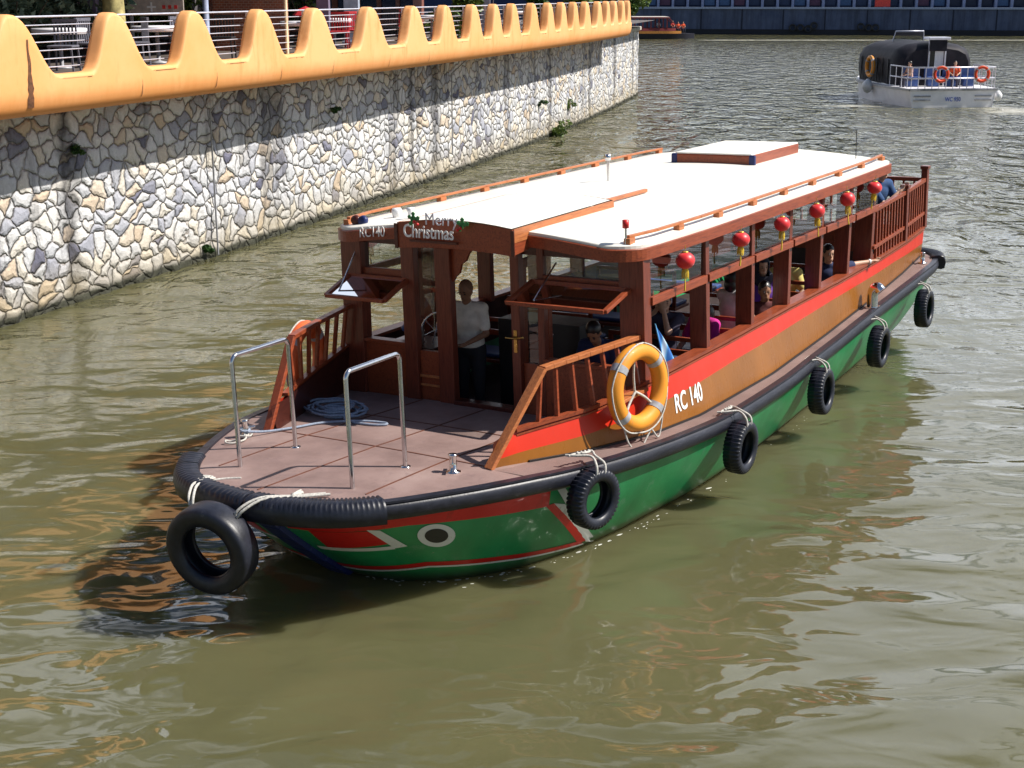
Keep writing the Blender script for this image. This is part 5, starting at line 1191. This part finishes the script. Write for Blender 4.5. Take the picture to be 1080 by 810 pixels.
# ------------------------------------------------------------------ far bank
navy = Mat('far quay render'); f = navy.noise(.25, 7, .7, coord='Object'); g = navy.noise(1.2, 6, .7, stretch=(1, 1, .1))
a_ = navy.ramp(f, [(.3, (.045, .065, .14)), (.7, (.11, .14, .24))]); navy.set(Base_Color=navy.mix(navy.math('MULTIPLY', navy.ramp(g, [(.42, (0, 0, 0)), (.62, (1, 1, 1))]), .6), a_, (.028, .034, .06)), Roughness=.85); navy = navy.m
fb = empty('far_quay_wall', 'long blue grey concrete quay wall across the far side of the river', 'wall', Matrix.Translation((60, 195, 0)))
def fy(x): return 197.5-.2*(x-20) if x < 200 else 160
mb = MB(); Fi = fb.matrix_world.inverted()
p0, p1 = Vector((-30, fy(-30), 0)), Vector((190, fy(190), 0))
def quad(a, b, z0, z1, dy=0): return [Fi @ Vector((a.x, a.y+dy, z0)), Fi @ Vector((b.x, b.y+dy, z0)), Fi @ Vector((b.x, b.y+dy, z1)), Fi @ Vector((a.x, a.y+dy, z1))]
def slab(mb, x0, x1, dy0, dy1, z0, z1):
    q = [Fi @ Vector((x, fy(x)+dy, z)) for z in (z0, z1) for x, dy in ((x0, dy0), (x1, dy0), (x1, dy1), (x0, dy1))]; mb.hexa(q)
slab(mb, -30, 190, 0, 3, -2, 3.3); mb.build('quay_face', navy, fb)
mb = MB(); slab(mb, -30, 190, -.25, .3, 3.30, 3.55); mb.build('coping', simple('pale blue coping', (.30, .36, .52), .7), fb)
mb = MB(); slab(mb, -30, 190, -.05, 0, .0, .7); mb.build('tide_mark', simple('dark tide mark', (.02, .02, .03), .8), fb)
for i in range(16):
    x = 20+5.3*i; mb = MB(); slab(mb, x-.07, x+.07, -.06, 0, .7, 3.3); mb.build('joint', simple('joint', (.02, .025, .05), .9) if i == 0 else bpy.data.materials['joint'], fb)
rl = empty('promenade', 'row of dark blue arcade bays with pale posts above the far quay wall', 'building', Matrix.Translation((60, 199, 3.5))); Fi = rl.matrix_world.inverted()
mb = MB(); slab(mb, -30, 190, 2.6, 9, 3.3, 12); mb.build('wall', simple('arcade wall', (.02, .035, .10), .8), rl)
mb = MB(); slab(mb, -30, 190, 1.6, 3, 5.4, 6.0); mb.build('cornice', simple('arcade cornice', (.06, .08, .16), .8), rl)
post_m = simple('arcade post', (.26, .30, .44), .7); bay_m = [simple('bay %d' % i, c, .6) for i, c in enumerate(((.03, .05, .11), (.07, .14, .27), (.12, .05, .09), (.02, .03, .06)))]
for i in range(52):
    x = 12+1.95*i; mb = MB(); slab(mb, x-.16, x+.16, 1.7, 2.1, 3.5, 5.4); mb.build('arcade_post', post_m, rl)
    mb = MB(); slab(mb, x+.3, x+1.65, 2.3, 2.5, 3.75, 5.1); mb.build('bay_panel', bay_m[random.choice([0, 0, 3, 3, 1, 2])], rl)
o = MB(); Fi = Matrix.Identity(4); slab(o, 47.7, 49.6, 1.4, 1.55, 3.6, 5.3); o = o.build('red_banner', simple('red banner', (.75, .06, .04), .6)); tag(o, 'small red and orange banner on top of the far quay wall above the open river', 'banner')
for i, (px, py, lab) in enumerate(((842, 26, 'leftmost of the tyres hanging on the far quay wall'), (850, 26, 'second tyre from the left on the far quay wall'), (858, 27, 'third tyre from the left on the far quay wall'), (864, 24, 'fourth tyre from the left, hanging higher on the far quay wall'), (912, 25, 'tyre on the far quay wall just left of the white boat, first of three'), (920, 26, 'tyre on the far quay wall above the white boat, middle of three'), (927, 26, 'tyre on the far quay wall above the white boat, third of three'))):
    Yb = 192; x = X(px, 190, 1.3); o = tyre_mesh(.48, .3, 14, lugs=False).build('quay_tyre', m['tyre'], None, Matrix.Translation((x, fy(x)-.25, CAM_H-(py+7)/1500*fy(x)*1.02)) @ Matrix.Rotation(R(-11), 4, 'Z')); tag(o, lab, 'tyre', 'tyres on the far quay wall')
# ------------------------------------------------------------------ white tour boat
WB = Matrix.Translation((20.75, 73.2, 0)) @ Matrix.Rotation(R(97), 4, 'Z')      # local x forward (away), y port
wb = empty('white_tour_boat', 'white boat with black rounded canopy and railed stern deck heading away at the upper right', 'tour boat', WB @ Matrix.Diagonal((.93, .93, 1.14, 1)), None)
def WT(x, y, z): return WB @ Matrix.Translation((x*.93, y*.93, z*1.14))
gel = simple('white gelcoat', (.86, .84, .88), .35, var=.1, scale=2); canv = Mat('black vinyl canopy'); f = canv.noise(2, 5); canv.set(Base_Color=canv.ramp(f, [(.3, (.008, .008, .014)), (.7, (.022, .02, .028))]), Roughness=.6, Specular_IOR_Level=.2); canv.bump(f, .3, .05); canv = canv.m
HW = [(-3.9, 2.35), (-2, 2.5), (1, 2.5), (4, 2.2), (6, 1.5), (7.3, .5), (7.6, .02)]
def hwf(x): return lerp([p[0] for p in HW], [p[1] for p in HW], x)
mb = MB()
for sg in (1, -1):
    mb.grid(lambda u, v: (-3.9+11.5*u+(.0 if u < .9 else 0), sg*hwf(-3.9+11.5*u)*(1-.12*v), (.78+.25*max(0, u-.5))*(1-v)-.35*v), 50, 8)
mb.add([(-3.9, -2.35, .78), (-3.9, 2.35, .78), (-3.85, 2.07, -.35), (-3.85, -2.07, -.35)], [(0, 1, 2, 3)])
mb.add([(x, s*hwf(x), .78+.25*max(0, (x+3.9)/11.5-.5)) for x in [-3.9+11.5*i/30 for i in range(31)] for s in (-1, 1)], [(2*i, 2*i+1, 2*i+3, 2*i+2) for i in range(30)]); mb.build('hull', gel, wb)
mb = MB()
for sg in (1, -1):
    for i in range(30): x0, x1 = -3.9+11.5*i/30, -3.9+11.5*(i+1)/30; mb.bar((x0, sg*(hwf(x0)+.02), .74), (x1, sg*(hwf(x1)+.02), .74), .07, .09)
mb.bar((-3.93, -2.35, .74), (-3.93, 2.35, .74), .07, .09); mb.build('rub_strip', m['grey'], wb)
mb = MB()
for sg in (1, -1):
    for z in (.28, .44): mb.box(-3.93, -3.88, min(sg*1.2, sg*2.1), max(sg*1.2, sg*2.1), z, z+.06)
mb.build('stern_grille', m['grey'], wb)
me = text_mesh('WC 950', .24, .004); o = wrap_text('stern_number', me, lambda x, y, z: (-3.93, .42-x, .26+y), simple('blue lettering', (.04, .08, .35), .5), wb)
# canopy
mb = MB(); prof = [(-2.05, .8), (-2.15, 1.4), (-2.12, 1.95), (-1.9, 2.3), (-1.4, 2.5), (-.6, 2.6), (0, 2.62), (.6, 2.6), (1.4, 2.5), (1.9, 2.3), (2.12, 1.95), (2.15, 1.4), (2.05, .8)]
XS = [-1.5, -1.42, -1.2, -.8, -.3, .5, 1.3, 2.1, 2.9, 3.7, 4.4, 4.9, 5.2]
vs_ = []
for i, x in enumerate(XS):
    k_ = 1-.16*max(0, (-.8-x)/.7)**2-.25*max(0, (x-3.9)/1.3)**2; zz_ = 1-.13*max(0, (-.8-x)/.7)**2-.2*max(0, (x-3.9)/1.3)**2
    for y, z in prof: vs_.append((x, y*k_, .8+(z-.8)*zz_+(.012 if i % 2 else -.012)))
n_ = len(prof); fs = [(i*n_+j, (i+1)*n_+j, (i+1)*n_+j+1, i*n_+j+1) for i in range(len(XS)-1) for j in range(n_-1)]
o = len(vs_); x = -1.5; back = [vs_[j] for j in range(n_)]
mb.add(vs_, fs, 0, True)
# rear face either side of the companionway
L_ = [b for b in back if b[1] < -.42]; Rg = [b for b in back if b[1] > .42]
mb.add(L_+[(-1.5, -.42, 2.3), (-1.5, -.42, .8)], [tuple(range(len(L_)+2))]); mb.add(Rg+[(-1.5, .42, .8), (-1.5, .42, 2.3)], [tuple(range(len(Rg)+2))]); mb.build('canopy', canv, wb)
for x in (-.3, .5, 1.3, 2.1, 2.9, 3.7):
    for sg in (1, -1): mb = MB(); mb.bar((x, 2.17*sg, .85), (x, 2.17*sg, 1.9), .05, .03, up=(1, 0, 0)); mb.build('canopy_seam', m['black'], wb)
mb = MB(); mb.box(-1.7, -1.40, -.46, .46, 2.25, 2.72); mb.build('companion_hood', canv, wb, bevel=.03); mb = MB(); mb.box(-1.78, -1.0, -.6, .6, 2.722, 2.84); mb.build('sliding_hatch', m['galv'], wb, bevel=.03)
mb = MB()
for y in (-.45, .45): mb.box(-1.56, -1.48, y-.04, y+.04, .8, 2.7)
mb.build('door_frame', m['galv'], wb)
mb = MB(); mb.box(-1.46, -1.44, -.42, .42, .9, 2.3); mb.build('companion_door', darkglass, wb); mb = MB(); mb.box(-1.49, -1.465, -.38, .1, 1.45, 2.25); mb.build('door_window', m['white'], wb)
mb = MB(); mb.add([(2.6, -.9, 2.5), (2.6, .9, 2.5), (2.4, .8, 2.98), (2.4, -.8, 2.98)], [(0, 1, 2, 3)]); so_ = mb.build('windscreen', m['glass'], wb, fixn=False)
mb = MB(); mb.tube([(2.58, -.9, 2.5), (2.38, -.8, 3.0), (2.38, .8, 3.0), (2.58, .9, 2.5)], .04, 8); mb.build('windscreen_frame', m['galv'], wb)
mb = MB(); mb.lathe([(0, 0), (.12, .02), (.12, .1), (0, .16)], Matrix.Translation((2.2, -1.35, 2.6)), 12); mb.build('deck_lamp', m['white'], wb)
mb = MB()
for z in (1.2, 1.65): mb.tube([(-1.0, 2.3, z), (-3.8, 2.25, z), (-3.8, -2.25, z), (-1.0, -2.3, z)], .028, 8)
for i in range(13): y = 2.25-4.5*i/12; mb.tube([(-3.8, y, .78), (-3.8, y, 1.65)], .022, 6)
for sg in (1, -1):
    for i in range(4): mb.tube([(-1.0-.8*i, 2.3*sg, .8), (-1.0-.8*i, 2.3*sg, 1.65)], .022, 6)
mb.build('stern_rail', m['galv'], wb)
for y in (1.6, .45, -.55, -1.5): mb = MB(); mb.box(-2.5, -2.0, y-.4, y+.4, 1.15, 1.22); mb.box(-2.1, -2.0, y-.4, y+.4, 1.22, 1.6); mb.box(-2.4, -2.1, y-.3, y+.3, .8, 1.15); mb.build('seat', m['blueseat'], wb, bevel=.02)
for y, lab in ((.75, 'left orange ring on the stern rail of the white boat'), (-1.45, 'right orange ring on the stern rail of the white boat')):
    life_ring(lab, WT(-3.98, y, 1.38) @ Matrix.Rotation(R(90), 4, 'Z'), paint('bright orange ring', (.75, .07, .02), .4), R0=.33, r=.075)
for pos, rr, lab in (((1.2, 2.68, .65), .28, 'round white fender on the left side of the white boat'), ((-3.7, -2.55, .45), .2, 'round white fender at the right stern corner of the white boat')):
    o = MB().lathe([(0, -rr*1.3), (rr*.6, -rr), (rr, -rr*.3), (rr, rr*.4), (rr*.5, rr), (rr*.2, rr*1.3), (0, rr*1.35)], None, 14).build('boat_fender', m['white'], None, WT(*pos)); tag(o, lab, 'fender')
life_ring('yellow ring hanging on the left side of the white boat canopy', WT(1.6, 2.45, 1.5), m['yring'], R0=.45, r=.1)
def simple_person(label, M4, topm, pose='stand', group=None, legs=(.03, .03, .05)):
    J = standing(0, 0, 0, 0, 1.68) if pose == 'stand' else seated(0, 0, 0, 0, .05)
    return person(label, J, (1, .1, 0), m['skin2'], topm, cloth('trousers far', legs), mw=M4, group=group)
orangec = cloth('orange vest', (.75, .10, .03))
simple_person('person in an orange vest seated at the doorway of the white boat', WT(-2.2, -.75, .66) @ Matrix.Rotation(R(160), 4, 'Z'), orangec, 'sit')
simple_person('person in a pale top seated on the left of the white boat stern deck', WT(-2.3, 1.7, .66) @ Matrix.Rotation(R(100), 4, 'Z'), cloth('pale top', (.6, .35, .25)), 'sit')
# ------------------------------------------------------------------ distant red river boat
RBm = Matrix.Translation((15.2, 178, 0)) @ Matrix.Rotation(R(2), 4, 'Z')     # bow toward +x
rb = empty('distant_river_boat', 'distant dark red passenger boat with orange stripe passing behind the end of the stone wall', 'river boat', RBm)
blk = simple('black hull paint', (.012, .012, .025), .5); stripe = simple('orange stripe', (.55, .22, .04), .5); redw = simple('red brown cabin', (.22, .03, .03), .5)
HR = [(-7, 1.6), (-5, 1.9), (0, 2), (4, 1.8), (6, 1.1), (7, .1)]
def hr(x): return lerp([p[0] for p in HR], [p[1] for p in HR], x)
def side2(mb, z0, z1, mi=0, k0=1, k1=1, x0=-7, x1=7):
    for sg in (1, -1): mb.grid(lambda u, v: (x0+(x1-x0)*u, sg*hr(x0+(x1-x0)*u)*(k0+(k1-k0)*v), z0+(z1-z0)*v), 20, 2)
mb = MB(); side2(mb, -.3, .62, 0, .85, 1); mb.add([(x, s*hr(x), .62) for x in [-7+14*i/20 for i in range(21)] for s in (-1, 1)], [(2*i, 2*i+1, 2*i+3, 2*i+2) for i in range(20)]); mb.add([(-7, -1.6, .62), (-7, 1.6, .62), (-7, 1.4, -.3), (-7, -1.4, -.3)], [(0, 1, 2, 3)]); mb.build('hull', blk, rb)
mb = MB(); side2(mb, .62, .92, 0, .98, .98, -6.5, 5.2); mb.build('stripe', stripe, rb)
mb = MB(); side2(mb, .92, 1.25, 0, .96, .94, -6.5, 4.5)
for i in range(11):
    for sg in (1, -1): x = -6.4+.98*i; mb.box(x-.07, x+.07, sg*hr(x)*.93-.06, sg*hr(x)*.93+.06, 1.2, 2.4)
mb.build('cabin', redw, rb)
mb = MB(); mb.box(-6.8, 3.7, -1.9, 1.9, 2.38, 2.55); mb.build('roof', simple('red brown roof', (.25, .08, .08), .5), rb, bevel=.04); mb = MB(); mb.box(-6.7, 3.6, -1.8, 1.8, 2.553, 2.6); mb.build('roof_top', m['roof'], rb)
mb = MB(); mb.bar((3.7, 1.4, 2.4), (5.2, 1.1, 1.0), .08, .08); mb.bar((3.7, -1.4, 2.4), (5.2, -1.1, 1.0), .08, .08); mb.build('bow_rail', redw, rb)
for i, (x, y, sit, mt, lab) in enumerate(((5.6, .2, 0, orangec, 'person in an orange vest nearest the bow of the distant red boat'), (4.9, -.4, 0, orangec, 'person in orange vest second from the bow on the distant red boat'), (4.2, -.6, 1, cloth('red top', (.5, .05, .04)), 'person in a red top at the front of the distant boat cabin'), (2.4, -1.2, 1, cloth('light top', (.5, .5, .55)), 'passenger in a light top in the distant boat cabin'), (-.5, -1.3, 1, cloth('grey blue top', (.25, .3, .5)), 'passenger in a grey blue top in the distant boat cabin'))):
    simple_person(lab, RBm @ Matrix.Translation((x, y, .62 if not sit else .75)) @ Matrix.Rotation(R(-80), 4, 'Z'), mt, 'sit', 'people on the distant red boat')

#ENDMORE
